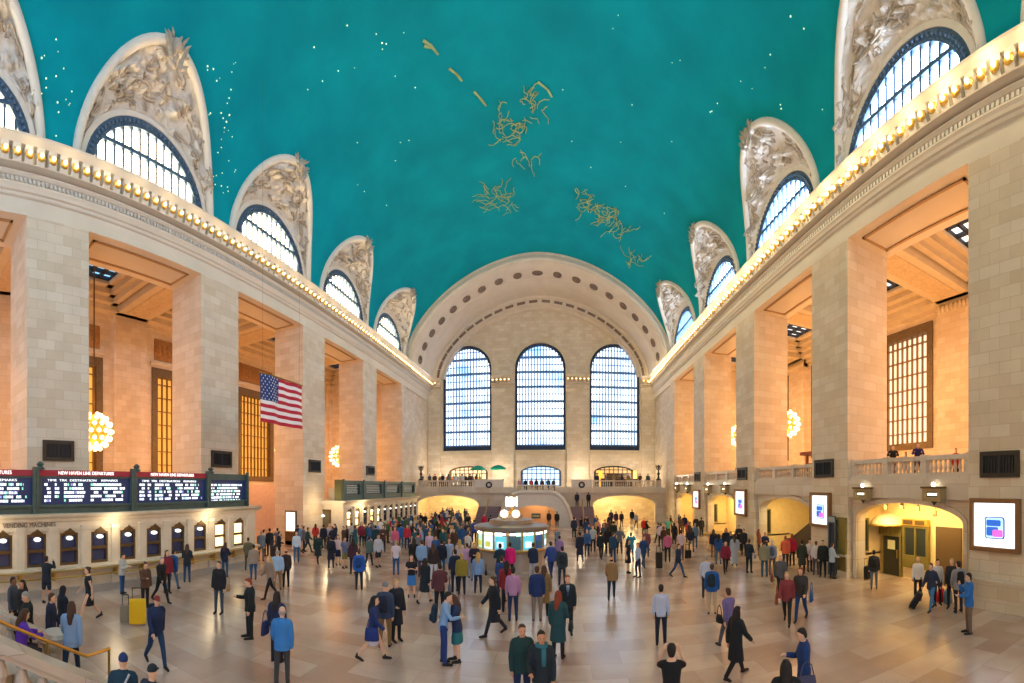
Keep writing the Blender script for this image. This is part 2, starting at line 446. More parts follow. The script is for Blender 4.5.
# ---- lunettes: window, ornate iron ring, relief cell, finial
PANE_L = emit('lunette_glass_left', (1.0, 0.73, 0.40, 1), 14.0)
PANE_R = emit('lunette_glass_right', (0.76, 0.90, 1.10, 1), 16.0)
def arc(yc, r, n, ztop=ZT): return [(yc + r * math.sin(PI * (i / n - .5)), ztop + r * math.cos(PI * (i / n - .5))) for i in range(n + 1)]
def lunette(idx, sx, yc):
    X = (XL if sx < 0 else XR) + sx * .15
    lone = empty('window_%d' % idx, (X, yc, ZT), kind='structure')
    R0, R1, R2 = 3.3, 3.72, 3.98
    pane = MB().prism([(yc - R0, ZT - .05)] + [(y, z) for y, z in arc(yc, R0, 24)][1:-1] + [(yc + R0, ZT - .05)], YZ(X + sx * .16), 0, sx * .06)
    s_(pane.build('pane', PANE_L if sx < 0 else PANE_R, lone))
    # ornate ring with beads
    m = MB(); o, i_ = arc(yc, R1, 28), arc(yc, R0 - .04, 28)
    for k in range(28):
        pts = [o[k], o[k + 1], i_[k + 1], i_[k]]
        m.prism(pts, YZ(X), -sx * .06, sx * .2)
    for k in range(40):
        a = PI * ((k + .5) / 40 - .5); rr = (R0 + R1) / 2
        m.ball((X - sx * .1, yc + rr * math.sin(a), ZT + rr * math.cos(a)), .1, n=6, m=4)
        m.ball((X - sx * .06, yc + (R0 + .06) * math.sin(a + .03), ZT + (R0 + .06) * math.cos(a + .03)), .06, n=5, m=3)
    s_(m.build('ornate_iron_ring', IRON, lone))
    m = MB()
    for k in range(-6, 7):
        y = yc + k * .5; h = math.sqrt(max(0, R0 * R0 - (k * .5) ** 2))
        m.box(X, X + sx * .14, y - .055, y + .055, ZT, ZT + h)
    hb = 1.95; w = math.sqrt(R0 * R0 - hb * hb)
    m.box(X - sx * .03, X + sx * .14, yc - w, yc + w, ZT + hb - .1, ZT + hb + .1)
    m.box(X - sx * .03, X + sx * .14, yc - R0, yc + R0, ZT - .02, ZT + .1)
    s_(m.build('glazing_bars', IRON, lone))
    m = MB(); o, i_ = arc(yc, R2, 28), arc(yc, R1, 28)
    for k in range(28): m.prism([o[k], o[k + 1], i_[k + 1], i_[k]], YZ(X), -sx * .1, sx * .25)
    s_(m.build('plaster_architrave', WHITE_TRIM, lone))
    # relief cell between window arch and the barrel
    N, K = 96, 44; rows = []
    def outer(a, inset=0.0):
        dy = CELL_W * math.sin(a); z = ZT + CELL_H * math.cos(a)
        u = wall_u(z, yc + dy); x = XC + sx * u * HALF
        return Vector((x, yc + dy, z))
    def inner(a): return Vector((X, yc + R2 * math.sin(a) * .995, ZT + R2 * math.cos(a)))
    for i in range(N + 1):
        a = PI * (i / N - .5); p0, p1 = inner(a), outer(a); row = []
        for j in range(K + 1):
            t = j / K; p = p0.lerp(p1, t)
            sag = 4 * t * (1 - t) * (p1 - p0).length * .06
            p += Vector((sx * sag, 0, 0))
            row.append(p)
        rows.append(row)
    m = MB(); vs = []
    seed = Vector((idx * 7.3, sx * 3.1, 0))
    for i, row in enumerate(rows):
        a = PI * (i / N - .5)
        for j, p in enumerate(row):
            t = j / K; edge = min(1, 6 * t) * min(1, 5 * (1 - t)) * min(1, 3 * (1.571 - abs(a)))
            q = noise.noise(p * 1.1 + seed) + .6 * noise.noise(p * 2.6 + seed) + .55 * noise.noise(p * 4.6 + seed) + .3 * noise.noise(p * 9 + seed)
            q = max(-.15, q)
            vs.append(p + Vector((-sx * .5 * q * edge, 0, -.3 * q * edge)))
    W = K + 1
    m.add(vs, [(i * W + j, (i + 1) * W + j, (i + 1) * W + j + 1, i * W + j + 1) for i in range(N) for j in range(K)])
    s_(m.build('relief_spandrel', PLASTER, lone, smooth=True))
    # scrolls, garlands and winged shapes modelled on the spandrel
    r = random.Random(100 + idx); m = MB()
    for k in range(58):
        i = r.randint(10, N - 10); j = r.randint(7, K - 9); path = []; di, dj = r.choice([-1, 1]) * r.uniform(.8, 2.0), r.uniform(-1.4, 1.4)
        fi, fj = float(i), float(j)
        for q in range(r.randint(4, 8)):
            ii, jj = int(max(4, min(N - 4, fi))), int(max(4, min(K - 6, fj))); path.append(vs[ii * W + jj] + Vector((-sx * .1, 0, 0)))
            c_, s__ = math.cos(.5), math.sin(.5) * (1 if k % 2 else -1)
            di, dj = di * c_ - dj * s__, di * s__ + dj * c_; fi += di; fj += dj
        path = [p for q, p in enumerate(path) if q == 0 or (p - path[q - 1]).length > .02]
        if len(path) > 2: m.tube(path, [r.uniform(.05, .1) * (1 - .6 * q / len(path)) for q in range(len(path))], 5)
    s_(m.build('relief_scroll', mat('weathered_plaster', 'b3a797', 0.8, var=0.15, vscale=8), lone, smooth=True))
    # smooth rib along the rim
    path = [outer(PI * (i / 40 - .5)) for i in range(41)]
    s_(MB().tube(path, .22, 8).build('rib_moulding', WHITE_TRIM, lone, smooth=True))
    # leafy finial at the tip
    tip = outer(0); r = random.Random(idx); m = MB()
    m.ball(tip + Vector((-sx * .12, 0, -.1)), .3, n=8, m=6)
    for k in range(34):
        a = r.uniform(0, 6.28); h = r.uniform(-1.3, .35); q = .12 + .26 * (1 - abs(h + .3))
        c = tip + Vector((-sx * (.15 + .05 * math.cos(a)), q * math.cos(a), h))
        d = Vector((-sx * r.uniform(.1, .3), .5 * math.cos(a), r.uniform(.2, .7)))
        m.tube([c, c + d * .35, c + d * .75], [.05, .09, .01], 5)
    m.tube([tip + Vector((0, 0, .2)), tip + Vector((-sx * .08, 0, .7)), tip + Vector((-sx * .12, .05, 1.15))], [.14, .1, .02], 6)
    s_(m.build('finial_ornament', mat('weathered_plaster', 'b3a797', 0.8, var=0.15, vscale=8), lone, smooth=True))
    # little attic wall closing the cell behind the trim
    return lone
wi = 1
for yc in BC:
    for sx in (-1, 1):
        lunette(wi, sx, yc); wi += 1

# ---- far end: arch ring, soffit with rosettes, window wall
RING = [(46.75, 0), (46.75, .2), (46.9, .24), (46.9, .45), (46.8, .5), (46.8, .66), (47.0, .74), (47.0, .82), (48.6, .84), (48.65, .78), (51.0, .78), (51.05, .84), (55.5, .84), (55.5, 1.1), (55.75, 1.2), (55.75, 1.85), (56.4, 1.9), (56.4, 2.2), (57.1, 2.25)]
NT = 72; m = MB()
W = len(RING); vs = []
for i in range(NT + 1):
    for y, d in RING:
        x, z = vault_t(i / NT, d); vs.append((x, y, z))
m.add(vs, [(i * W + j, (i + 1) * W + j, (i + 1) * W + j + 1, i * W + j + 1) for i in range(NT) for j in range(W - 1)])
ring = s_(m.build('ceiling_end_arch', ARCHSTONE, smooth=False))
# bead course on the archivolt
m = MB()
for i in range(150):
    x, z = vault_t((i + .5) / 150, .34); m.ball((x, 46.86, z), .09, n=5, m=3)
s_(m.build('bead_course', CORNICE_GREY, ring))
rm = None
for i in range(19):
    t = (i + .5) / 19
    if rm is None:
        mm = MB(); mm.lathe([(.52, 0), (.52, .08), (.4, .12), (.36, .05), (.22, .06), (.16, .16), (.02, .2)], (0, 0, 0), 14)
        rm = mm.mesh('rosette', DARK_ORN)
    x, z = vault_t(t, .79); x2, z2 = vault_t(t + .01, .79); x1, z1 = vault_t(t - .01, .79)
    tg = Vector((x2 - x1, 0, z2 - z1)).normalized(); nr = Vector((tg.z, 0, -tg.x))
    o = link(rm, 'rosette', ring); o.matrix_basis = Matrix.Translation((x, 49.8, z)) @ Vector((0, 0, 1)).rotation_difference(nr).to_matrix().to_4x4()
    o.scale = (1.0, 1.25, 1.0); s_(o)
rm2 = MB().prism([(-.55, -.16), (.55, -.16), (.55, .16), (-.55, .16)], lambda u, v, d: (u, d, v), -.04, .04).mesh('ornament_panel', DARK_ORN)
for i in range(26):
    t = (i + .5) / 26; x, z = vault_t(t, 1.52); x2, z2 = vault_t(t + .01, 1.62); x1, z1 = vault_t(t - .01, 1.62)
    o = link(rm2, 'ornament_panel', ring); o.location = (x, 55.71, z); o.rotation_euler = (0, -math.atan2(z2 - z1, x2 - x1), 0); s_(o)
WC = [-12.45, -2.4, 7.7]; WHW = 3.42
outer = [(-18.3, 0), (13.4, 0), (13.4, 18.5)] + [vault_t(1 - i / 40, -.2) for i in range(41)] + [(-18.3, 18.5)]
def pointed(c, hw, v0, vs, va): return arch_pts(c - hw, c + hw, v0, vs, va, 20)
holes = [pointed(c, WHW, 9.35, 20.5, 23.85) for c in WC]
holes += [arch_pts(c - 2.75, c + 2.75, 4.5, 6.35, 7.25, 14) for c in (-12.3, -2.3, 7.6)]
m = MB().holed(outer, holes, XZ(YF), 0, .9)
far = s_(m.build('wall_far', STONE))
m = MB()
for x0, x1 in ((-18.1, -16.1), (-9.0, -5.85), (1.05, 4.25), (11.2, 13.3)):
    m.box(x0 + .12, x1 - .12, YF - .4, YF, 3.9, 17.08)
    pts = [(YF - .4 - p * .8, z) for p, z in PROF[1:-1]]
    m.prism(pts + [(YF, ZT), (YF, 17.08)], lambda u, v, d: (d, u, v), x0, x1)
s_(m.build('trim_far_pilasters', STONE))
m = MB()
for x0, x1 in ((-18.0, -16.1), (-8.9, -5.95), (1.15, 4.15), (11.3, 13.2)):
    x = x0
    while x < x1 - .3: m.box(x, x + .36, YF - .95, YF - .4, 18.45, 18.92); x += .54
for c in WC:                                # window architraves and keystones
    o = arch_pts(c - WHW - .35, c + WHW + .35, 9.0, 20.5, 24.2, 24); i_ = arch_pts(c - WHW, c + WHW, 9.35, 20.5, 23.85, 24)
    m.holed(o, [i_], XZ(YF - .16), 0, .2)
    m.prism([(c - .4, 23.8), (c + .4, 23.8), (c + .5, 24.7), (c - .5, 24.7)], XZ(YF - .35), 0, .35)
    m.box(c - WHW - .4, c + WHW + .4, YF - .25, YF, 8.75, 9.05)
s_(m.build('trim_far_windows', STONE_PLAIN))
def far_glass():
    m, nt, b = new_mat('far_window_glass')
    uv = world_uv(nt, 'wall')
    n = nt.nodes.new('ShaderNodeTexNoise'); n.inputs['Scale'].default_value = 0.28; n.inputs['Detail'].default_value = 3
    nt.links.new(uv.outputs[0], n.inputs['Vector'])
    cr = nt.nodes.new('ShaderNodeValToRGB')
    e = cr.color_ramp.elements
    e[0].position = .3; e[0].color = hexc('86baf2'); e[1].position = .55; e[1].color = hexc('f4fbff')
    nt.links.new(n.outputs['Fac'], cr.inputs[0]); nt.links.new(cr.outputs[0], b.inputs['Emission Color'])
    b.inputs['Emission Strength'].default_value = 2.0; b.inputs['Base Color'].default_value = (.2, .3, .4, 1)
    return m
FARG = far_glass()
BLUEIRON = mat('blue_window_iron', '5f8cc8', 0.5, 0.1)
for c in WC:
    e = empty('window_%d' % wi, (c, YF, 9.35), kind='structure'); wi += 1
    s_(MB().prism(arch_pts(c - WHW, c + WHW, 9.35, 20.5, 23.85, 20), XZ(YF + .6), 0, .05).build('pane', FARG, e))
    m = MB()
    def hh(x): q = min(1, abs(x - c) / WHW); return 20.5 + 3.35 * math.sqrt(1 - q * q)
    for k in range(-8, 9):
        x = c + k * WHW / 8.5; m.box(x - .07, x + .07, YF + .4, YF + .55, 9.35, hh(x))
    for k in range(14):
        z = 10.0 + k * 1.0; q = (z - 20.5) / 3.35
        w = WHW * (1 if q < 0 else math.sqrt(max(0, 1 - q * q)))
        th_ = .16 if k % 2 == 0 else .04
        m.box(c - w, c + w, YF + .38, YF + .56, z - th_, z + th_)
    s_(m.build('glazing_bars', BLUEIRON, e))
    m = MB().holed(arch_pts(c - WHW - .02, c + WHW + .02, 9.3, 20.5, 23.9, 20), [arch_pts(c - WHW + .3, c + WHW - .3, 9.95, 20.5, 23.5, 20)], XZ(YF + .25), 0, .35)
    s_(m.build('window_frame', mat('dark_blue_iron', '2a3a55', 0.5, 0.3), e))
    m = MB()
    for k in range(26):
        a = PI * (k + .5) / 26; m.ball((c + 3.12 * math.cos(a), YF + .22, 20.5 + 3.15 * math.sin(a)), .12, n=5, m=4)
    s_(m.build('scroll_ornament', IRON, e))

# ---- side aisles
WARMGL_L = emit('amber_corridor_glass', 'e6a84a', 0.75, False, base=hexc('c08a40'))
WARMGL_R = emit('pale_corridor_glass', 'f2dcb8', 1.0, False, base=hexc('d0b890'))
SKY_L = emit('skylight_glass_blue', '7fbfe8', 1.0, False)
SKY_R = emit('skylight_glass_white', 'e6f0f4', 1.1, False)
ORN = mat('gilded_relief_brown', 'a57c4c', 0.6, 0.1, var=0.25, vscale=5, bump=1.0, bscale=9)
for sx, X, XB, ZC, zw0, zw1, glass, sky, base in ((-1, XL - 2.65, -28.0, 18.4, 5.1, 13.9, WARMGL_L, SKY_L, 0.0), (1, XR + 2.65, 24.0, 18.4, 7.4, 16.4, WARMGL_R, SKY_R, 4.7)):
    nm = 'left' if sx < 0 else 'right'
    holes = [rect_pts(yc - 2.6, yc + 2.6, zw0, zw1) for yc in BC]
    w = MB().holed(rect_pts(-8, YF, 0, 19.2), holes, YZ(XB), 0, sx * .8)
    s_(w.build('wall_aisle_' + nm, STONE))
    s_(MB().box(X, XB, 46.5, 47.2, 0, 19.2).build('wall_aisle_end_' + nm, STONE))
    if base: s_(MB().box(XR + .05, XB, -8, 47, 3.9, 4.7).build('floor_gallery', MARBLE))
    # pilasters with capitals, frieze
    m = MB(); cap = MB()
    for y0, y1 in PIERS + [(45.8, 46.6)]:
        m.box(XB, XB - sx * .45, y0 + .05, y1 - .05, base, 17.38)
        m.box(XB, XB - sx * .55, y0 - .02, y1 + .02, base, base + .8)
        if sx > 0:
            cap.box(XB, XB - sx * .5, y0 + .05, y1 - .05, 16.6, 17.37)
            for k in range(8):
                cap.ball((XB - sx * .52, y0 + .25 + k * .36, 16.9), .2, .17, .3, n=6, m=5)
    m.box(XB, XB - sx * .25, -8, 46.5, 17.0, 17.4); m.box(XB, XB - sx * .35, -8, 46.5, 17.4, 18.4)
    s_(m.build('trim_pilasters_' + nm, STONE))
    if cap.v: s_(cap.build('trim_capitals_' + nm, STONE_PLAIN))
    # ceiling beams and coffers
    m = MB(); m.box(X - sx * .1, XB, -8, 46.5, ZC + .75, ZC + 1.1)
    xm0, xm1 = X + sx * 1.0, XB - sx * 1.0
    for y0, y1 in PIERS + [(45.8, 46.6)]: m.box(X, XB, y0 + .1, y1 - .1, 17.35, ZC + .8)
    m.box(X, X + sx * .9, -8, 46.5, 17.35, ZC + .8); m.box(XB - sx * .9, XB, -8, 46.5, 17.35, ZC + .8)
    for yc in BC:
        for q, zz in ((.0, 17.75), (.45, 18.1), (.9, 18.5)):
            y0, y1 = yc - 3.4 + q, yc + 3.4 - q; a, b = X + sx * (.9 + q), XB - sx * (.9 + q)
            m.box(a, a + sx * .45, y0, y1, zz, ZC + .8); m.box(b - sx * .45, b, y0, y1, zz, ZC + .8)
            m.box(a, b, y0, y0 + .45, zz, ZC + .8); m.box(a, b, y1 - .45, y1, zz, ZC + .8)
    s_(m.build('ceiling_aisle_' + nm, STONE_PLAIN))
    m = MB()
    for y0, y1 in PIERS[:4]:                     # carved panels under the beams
        m.box(X + sx * 1.2, XB - sx * 1.2, y0 + .7, y1 - .7, 17.3, 17.36)
    s_(m.build('trim_beam_panels_' + nm, mat('carved_warm_panel', 'd2bd98', 0.7, var=0.12, vscale=5, bump=1.0, bscale=8)))
    for yc in BC:
        a, b = X + sx * 2.3, XB - sx * 2.3
        e = empty('window_%d' % wi, ((a + b) / 2, yc, 18.7), kind='structure'); wi += 1
        s_(MB().box(a, b, yc - 2.1, yc + 2.1, 18.95, 19.05).build('skylight_pane', sky, e))
        m = MB(); ya, yb = yc - 2.1, yc + 2.1
        for k in range(6): y = ya + (yb - ya) * k / 5; m.box(a, b, y - .08, y + .08, 18.72, 18.95)
        for k in range(5): x = a + (b - a) * k / 4; m.box(x - .08, x + .08, ya, yb, 18.72, 18.95)
        s_(m.build('skylight_bars', mat('skylight_iron', '2e3540', 0.6, 0.3), e))
        # tall bronze-grilled window
        e = empty('window_%d' % wi, (XB, yc, zw0), kind='structure'); wi += 1
        s_(MB().box(XB + sx * .45, XB + sx * .5, yc - 2.6, yc + 2.6, zw0, zw1).build('pane', glass, e))
        m = MB().holed(rect_pts(yc - 2.75, yc + 2.75, zw0 - .15, zw1 + .15), [rect_pts(yc - 2.2, yc + 2.2, zw0 + .35, zw1 - .55)], YZ(XB), -sx * .1, sx * .4)
        s_(m.build('window_frame', mat('window_bronze', '6f5f45', 0.5, 0.4, var=0.2, vscale=6, bump=.6, bscale=14), e))
        m = MB()
        for k in range(-4, 5): y = yc + k * .52; m.box(XB + sx * .1, XB + sx * .3, y - .04, y + .04, zw0 + .3, zw1 - .5)
        for k in range(1, 8): z = zw0 + (zw1 - zw0) * k / 8; m.box(XB + sx * .15, XB + sx * .35, yc - 2.2, yc + 2.2, z - .035, z + .035)
        s_(m.build('window_grille', mat('window_mullion_bronze', '8a6a3c', 0.45, 0.5), e))
        if sx < 0:
            m = MB().box(XB, XB + .08, yc - 2.5, yc + 2.5, 14.7, 16.4)
            for k in range(9):
                m.ball((XB + .1, yc - 2.1 + k * .52, 15.55), .12, .3, .5, n=7, m=5)
            s_(m.build('trim_carved_frieze', ORN))
            s_(MB().box(XB, XB + .2, yc - 2.9, yc + 2.9, 14.25, 14.5).build('trim_window_head', STONE_PLAIN))
            s_(MB().box(XB, XB + .35, yc - 3.4, yc + 3.4, 0, 4.6).build('trim_marble_dado', mat('pink_marble_dado', 'd8bca8', 0.35, var=.08)))
# ================================================================== FIXTURES
BULB = emit('cornice_bulb_glow', (1, .80, .45, 1), 2.2, False)
# ---- bulbs along the cornices
def lamp_proto(name, sx, lab, grp):
    o = tag(MB().lathe([(.2, 0), (.2, .05), (.15, .1), (.11, .05), (.02, .05)], (0, 0, 0), 8).build(name, GOLD), lab, 'lamp', grp)
    b = link(MB().ball((0, 0, .14), .095, n=8, m=6).mesh('bulb', BULB), 'bulb', o, local=True)
    return o
for sx, X, side, cmt in ((-1, XL, 'left', 'flag'), (1, XR, 'right', 'balcony')):
    src = None; y = 1.2; n = 0
    while y < 56.2:
        if y > 3.6:
            if src is None:
                src = lamp_proto('cornice_lamp', sx, 'gilded socket with bare warm bulb in the long cornice above the ' + ('departure boards' if sx < 0 else 'gallery balustrades'), 'bulbs of the %s cornice' % side)
                o = src
            else: o = copy_tree(src)
            q = 0 if y < 47.4 else .1
            o.location = (X - sx * (.61 - q), y + .18, 18.58); o.rotation_euler = (0, -sx * PI / 2, 0)
        y += .54
src = None
for x0, x1 in ((-18.0, -16.1), (-8.9, -5.95), (1.15, 4.15), (11.3, 13.2)):
    x = x0
    while x < x1 - .3:
        if src is None: src = o = lamp_proto('cornice_lamp', 1, 'gilded socket with bare warm bulb on the far cornice between the tall windows', 'bulbs of the far cornice')
        else: o = copy_tree(src)
        o.location = (x + .18, YF - .97, 18.72); o.rotation_euler = (PI / 2, 0, 0); x += .54
# ---- dark metal grilles on the piers
def wall_grille(y0, y1, z0, z1, sx, label, n=10):
    X = XL if sx < 0 else XR
    e = empty('wall_grille', (X, (y0 + y1) / 2, z0), 0, label, 'grille', 'bronze grilles on the piers')
    MB().holed(rect_pts(y0, y1, z0, z1), [rect_pts(y0 + .16, y1 - .16, z0 + .16, z1 - .16)], YZ(X - sx * .1), 0, sx * .1).build('frame', BRONZE, e)
    m = MB()
    m.box(X - sx * .02, X, y0 + .1, y1 - .1, z0 + .1, z1 - .1)
    for k in range(n):
        y = y0 + .2 + (y1 - y0 - .4) * (k + .5) / n; m.box(X - sx * .06, X - sx * .02, y - .02, y + .02, z0 + .16, z1 - .16)
    m.box(X - sx * .08, X - sx * .02, (y0 + y1) / 2 - .05, (y0 + y1) / 2 + .05, z0 + .1, z1 - .1)
    m.build('louvre_panel', mat('slate_grille', '2b3038', 0.5, 0.4), e)
def span(xa, xb, ya, yb, X):
    a, b = atX(xa, (ya + yb) / 2, X), atX(xb, (ya + yb) / 2, X); xm = (xa + xb) / 2
    return min(a.y, b.y), max(a.y, b.y), atX(xm, yb, X).z, atX(xm, ya, X).z
for (xa, xb, ya, yb, lab) in ((42.5, 73.5, 440.5, 461, 'dark bronze grille on the pier above the red-banded departure boards'), (211, 231, 451, 467.5, 'dark bronze grille on the pier above the small board without a red band'), (308.5, 320, 460, 472.5, 'dark bronze grille on the left pier between flag and second green board'), (366, 374, 466, 475.5, 'small dark bronze grille just above the second green board')):
    wall_grille(*span(xa, xb, ya, yb, XL), -1, lab)
for (xa, xb, ya, yb, lab) in ((981, 1020, 451, 477.5, 'big bronze grille above the nearest and largest lit poster'), (815.5, 834, 459.5, 477.5, 'bronze grille above the lit poster beside the escalator arch'), (738, 747.5, 467.5, 480, 'bronze grille on the pier above the second smallest lit poster'), (695, 700.5, 472, 481.5, 'farthest bronze grille on the right, above the smallest lit poster')):
    wall_grille(*span(xa, xb, ya, yb, XR), 1, lab)
# ---- lit posters
SCREEN = emit('poster_backlight', (.90, .97, 1.0, 1), 1.0, True)
PB = emit('poster_blue', '2860c0', .8, False); PP = emit('poster_pink', 'e060c0', .9, False); PN = emit('poster_navy', '203a90', .6, False); PL = emit('poster_pale_blue', 'a8d0f0', .9, False)
def poster(xa, xb, ya, yb, label, X=XR):
    y0, y1, z0, z1 = span(xa, xb, ya, yb, X); h = z1 - z0; w = y1 - y0; yc = (y0 + y1) / 2
    e = empty('advertising_panel', (X, yc, z0), 0, label, 'poster', 'backlit posters on the right piers')
    MB().holed(rect_pts(y0 - .16, y1 + .16, z0 - .16, z1 + .16), [rect_pts(y0, y1, z0, z1)], YZ(X - .2), 0, .2).build('frame', mat('bronze_poster_frame', '8f6b48', 0.45, 0.4), e)
    s = MB().box(X - .1, X - .04, y0, y1, z0, z1).build('backlit_screen', SCREEN, e)
    def rr(cy, cz, hw, hh, r, n=4):
        P = []
        for k, (sy, sz) in enumerate(((1, 1), (-1, 1), (-1, -1), (1, -1))):
            for i in range(n + 1):
                a = PI / 2 * (k + i / n); P.append((cy + sy * (hw - r) + r * math.cos(a), cz + sz * (hh - r) + r * math.sin(a)))
        return P
    g = MB().prism(rr(yc, z0 + h * .44, w * .24, h * .25, w * .06), YZ(X - .115), 0, .01).build('phone_picture', PN, e)
    MB().prism(rr(yc, z0 + h * .44, w * .21, h * .23, w * .05), YZ(X - .125), 0, .01).build('phone_display', PL, e)
    m = MB(); m.prism(rr(yc + w * .02, z0 + h * .55, w * .17, h * .07, .05), YZ(X - .135), 0, .01); m.prism(rr(yc + w * .05, z0 + h * .36, w * .14, h * .1, .06), YZ(X - .135), 0, .01)
    m.build('blue_artwork', PB, e)
    m = MB(); m.prism(rr(yc - w * .08, z0 + h * .32, w * .12, h * .08, .05), YZ(X - .14), 0, .01); m.build('pink_artwork', PP, e)
    m = MB()
    for k, (hw, q) in enumerate(((.1, .9), (.3, .84), (.22, .79))): m.box(X - .115, X - .1, yc - w * hw, yc + w * hw, z0 + h * q, z0 + h * q + h * .025)
    m.box(X - .115, X - .1, y0 + w * .08, y0 + w * .16, z0 + h * .05, z0 + h * .07)
    m.build('headline_lettering', PL, e)
poster(976, 1017.5, 503, 547, 'largest backlit white poster with phone picture, nearest the right edge')
poster(814, 830, 495.5, 524, 'backlit white poster between the escalator arch and the nearest gate arch')
poster(737, 746.5, 491.5, 513.5, 'narrow backlit white poster on the pier left of the escalator arch')
poster(694.5, 700, 491.5, 507, 'smallest and farthest backlit white poster on the right side')
# ---- right-hand gate walls with arches, balustrades, lantern signs
GLOWWALL = mat('yellow_gate_wall', 'e8cf98', 0.5, var=.06)
def balusters(e, pts, z0, h, r=.085):
    me = MB().lathe([(r * .8, 0), (r * .8, .06 * h), (r * .5, .12 * h), (r, .4 * h), (r * .55, .72 * h), (r * .45, .85 * h), (r * .75, .92 * h), (r * .75, h)], (0, 0, 0), 8).mesh('baluster', MARBLE)
    for p in pts:
        o = link(me, 'baluster', e, local=True); o.location = (p[0] - e.location.x, p[1] - e.location.y, z0 - e.location.z + (p[2] if len(p) > 2 else 0))
PANELW = ('far end of the right gallery', 'gallery above the two clustered lantern signs', 'gallery above the escalator arch', 'gallery above the nearest gate arch with the dark doors', 'gallery')
for k, yc in enumerate(BC):
    y0, y1 = yc - 3.48, yc + 3.48; X = XR + .3
    w = MB().holed(rect_pts(y0, y1, -.3, 4.72), [arch_pts(yc - 3.1, yc + 3.1, -.2, 2.95, 3.7, 20)], YZ(X), 0, .5)
    s_(w.build('wall_gate', MARBLE))
    m = MB()
    m.box(X - .16, X + .5, y0, y1, 4.62, 4.86); m.box(X - .08, X + .5, y0, y1, 4.5, 4.62)
    m.holed(arch_pts(yc - 3.3, yc + 3.3, -.3, 2.95, 3.95, 20), [arch_pts(yc - 3.1, yc + 3.1, -.2, 2.95, 3.7, 20)], YZ(X - .1), 0, .12)
    m.box(X - .08, X, yc - .35, yc + .35, 3.95, 4.5)
    for a, b in ((-3.2, -.5), (.5, 3.2)): m.holed(rect_pts(yc + a, yc + b, 3.98, 4.45), [rect_pts(yc + a + .12, yc + b - .12, 4.08, 4.36)], YZ(X - .05), 0, .06)
    s_(m.build('trim_gate_arch', MARBLE))
    if k == 4: continue
    e = empty('balustrade', (X, yc, 4.86), 0, 'marble balustrade of the ' + PANELW[k], 'balustrade', 'gallery balustrades')
    MB().box(X - .08, X + .3, y0, y1, 5.48, 5.66).build('top_rail', MARBLE, e)
    MB().box(X - .06, X + .3, y0, y1, 4.86, 4.96).build('base_rail', MARBLE, e)
    for a in (y0, yc - 1.25, yc + .95, y1 - .3):
        MB().box(X - .1, X + .34, a, a + .3, 4.86, 5.7).build('post', MARBLE, e)
    pts = []
    for a, b in ((y0 + .3, yc - 1.25), (yc - .95, yc + .95), (yc + 1.25, y1 - .3)):
        n = 8; pts += [(X + .11, a + (b - a) * (i + .5) / n) for i in range(n)]
    balusters(e, pts, 4.96, .52)
# niche interiors
for k, yc in enumerate(BC):
    XI = 15.0 if k != 2 else 20.5
    y0, y1 = yc - 3.48, yc + 3.48
    s_(MB().box(XI, XI + .2, y0 - .5, y1 + .5, 0, 3.9).build('wall_gate_inner', GLOWWALL))
    s_(MB().box(XR + .8, XI, y0 - .06, y0 + .1, 0, 3.9).box(XR + .8, XI, y1 - .1, y1 + .06, 0, 3.9).build('wall_gate_jamb', GLOWWALL))
OLIVE = mat('olive_bronze_door', '8d8044', 0.4, 0.4, var=.1)
DGLASS = mat('dark_door_glass', '252a26', 0.25)
def shell_canopy(yc, X, label):
    e = empty('gate_canopy', (X, yc, 2.55), 0, label, 'canopy', 'shell canopies over the gates')
    vs = []; fs = []; N = 12; K = 5
    for i in range(N + 1):
        a = PI * i / N
        for j in range(K + 1):
            q = PI / 2 * j / K
            vs.append((X - 1.0 * math.sin(a) * math.cos(q), yc + 1.0 * math.cos(a) * math.cos(q), 2.55 + .55 * math.sin(q)))
    for i in range(N):
        for j in range(K): fs.append((i * (K + 1) + j, (i + 1) * (K + 1) + j, (i + 1) * (K + 1) + j + 1, i * (K + 1) + j + 1))
    MB().add(vs, fs).add([(v[0], v[1], v[2] - .06) for v in vs], [tuple(reversed(f)) for f in fs]).build('shell', mat('warm_white_shell', 'f0e2b8', .5), e, smooth=True)
    m = MB().tube([(X - 1.0 * math.sin(PI * i / N), yc + 1.0 * math.cos(PI * i / N), 2.53) for i in range(N + 1)], .06, 6)
    m.build('rim', GOLD, e)
    m = MB().box(X - .12, X - .02, yc - .9, yc + .9, 2.0, 2.5)
    for i in range(8): m.box(X - .16, X - .1, yc - .95 + i * .26, yc - .9 + i * .26, 2.0, 2.5)
    m.build('grille_transom', OLIVE, e)
def door(idx, y0, y1, X, h, label_poster=False):
    e = empty('door_%d' % idx, (X, (y0 + y1) / 2, 0), kind='structure')
    s_(MB().holed(rect_pts(y0 - .14, y1 + .14, 0, h + .14), [rect_pts(y0, y1, .02, h)], YZ(X - .14), 0, .14).build('door_frame', OLIVE, e))
    s_(MB().box(X - .1, X - .04, y0, y1, 0, h).build('door_leaf', DGLASS, e))
    s_(MB().box(X - .16, X - .1, y0 + .1, y0 + .16, .9, 1.3).build('door_handle', BRASS, e))
    if label_poster: s_(MB().box(X - .12, X - .1, (y0 + y1) / 2 - .25, (y0 + y1) / 2 + .25, 1.3, 1.75).build('notice', mat('paper_notice', 'e8e4b0', .7), e))
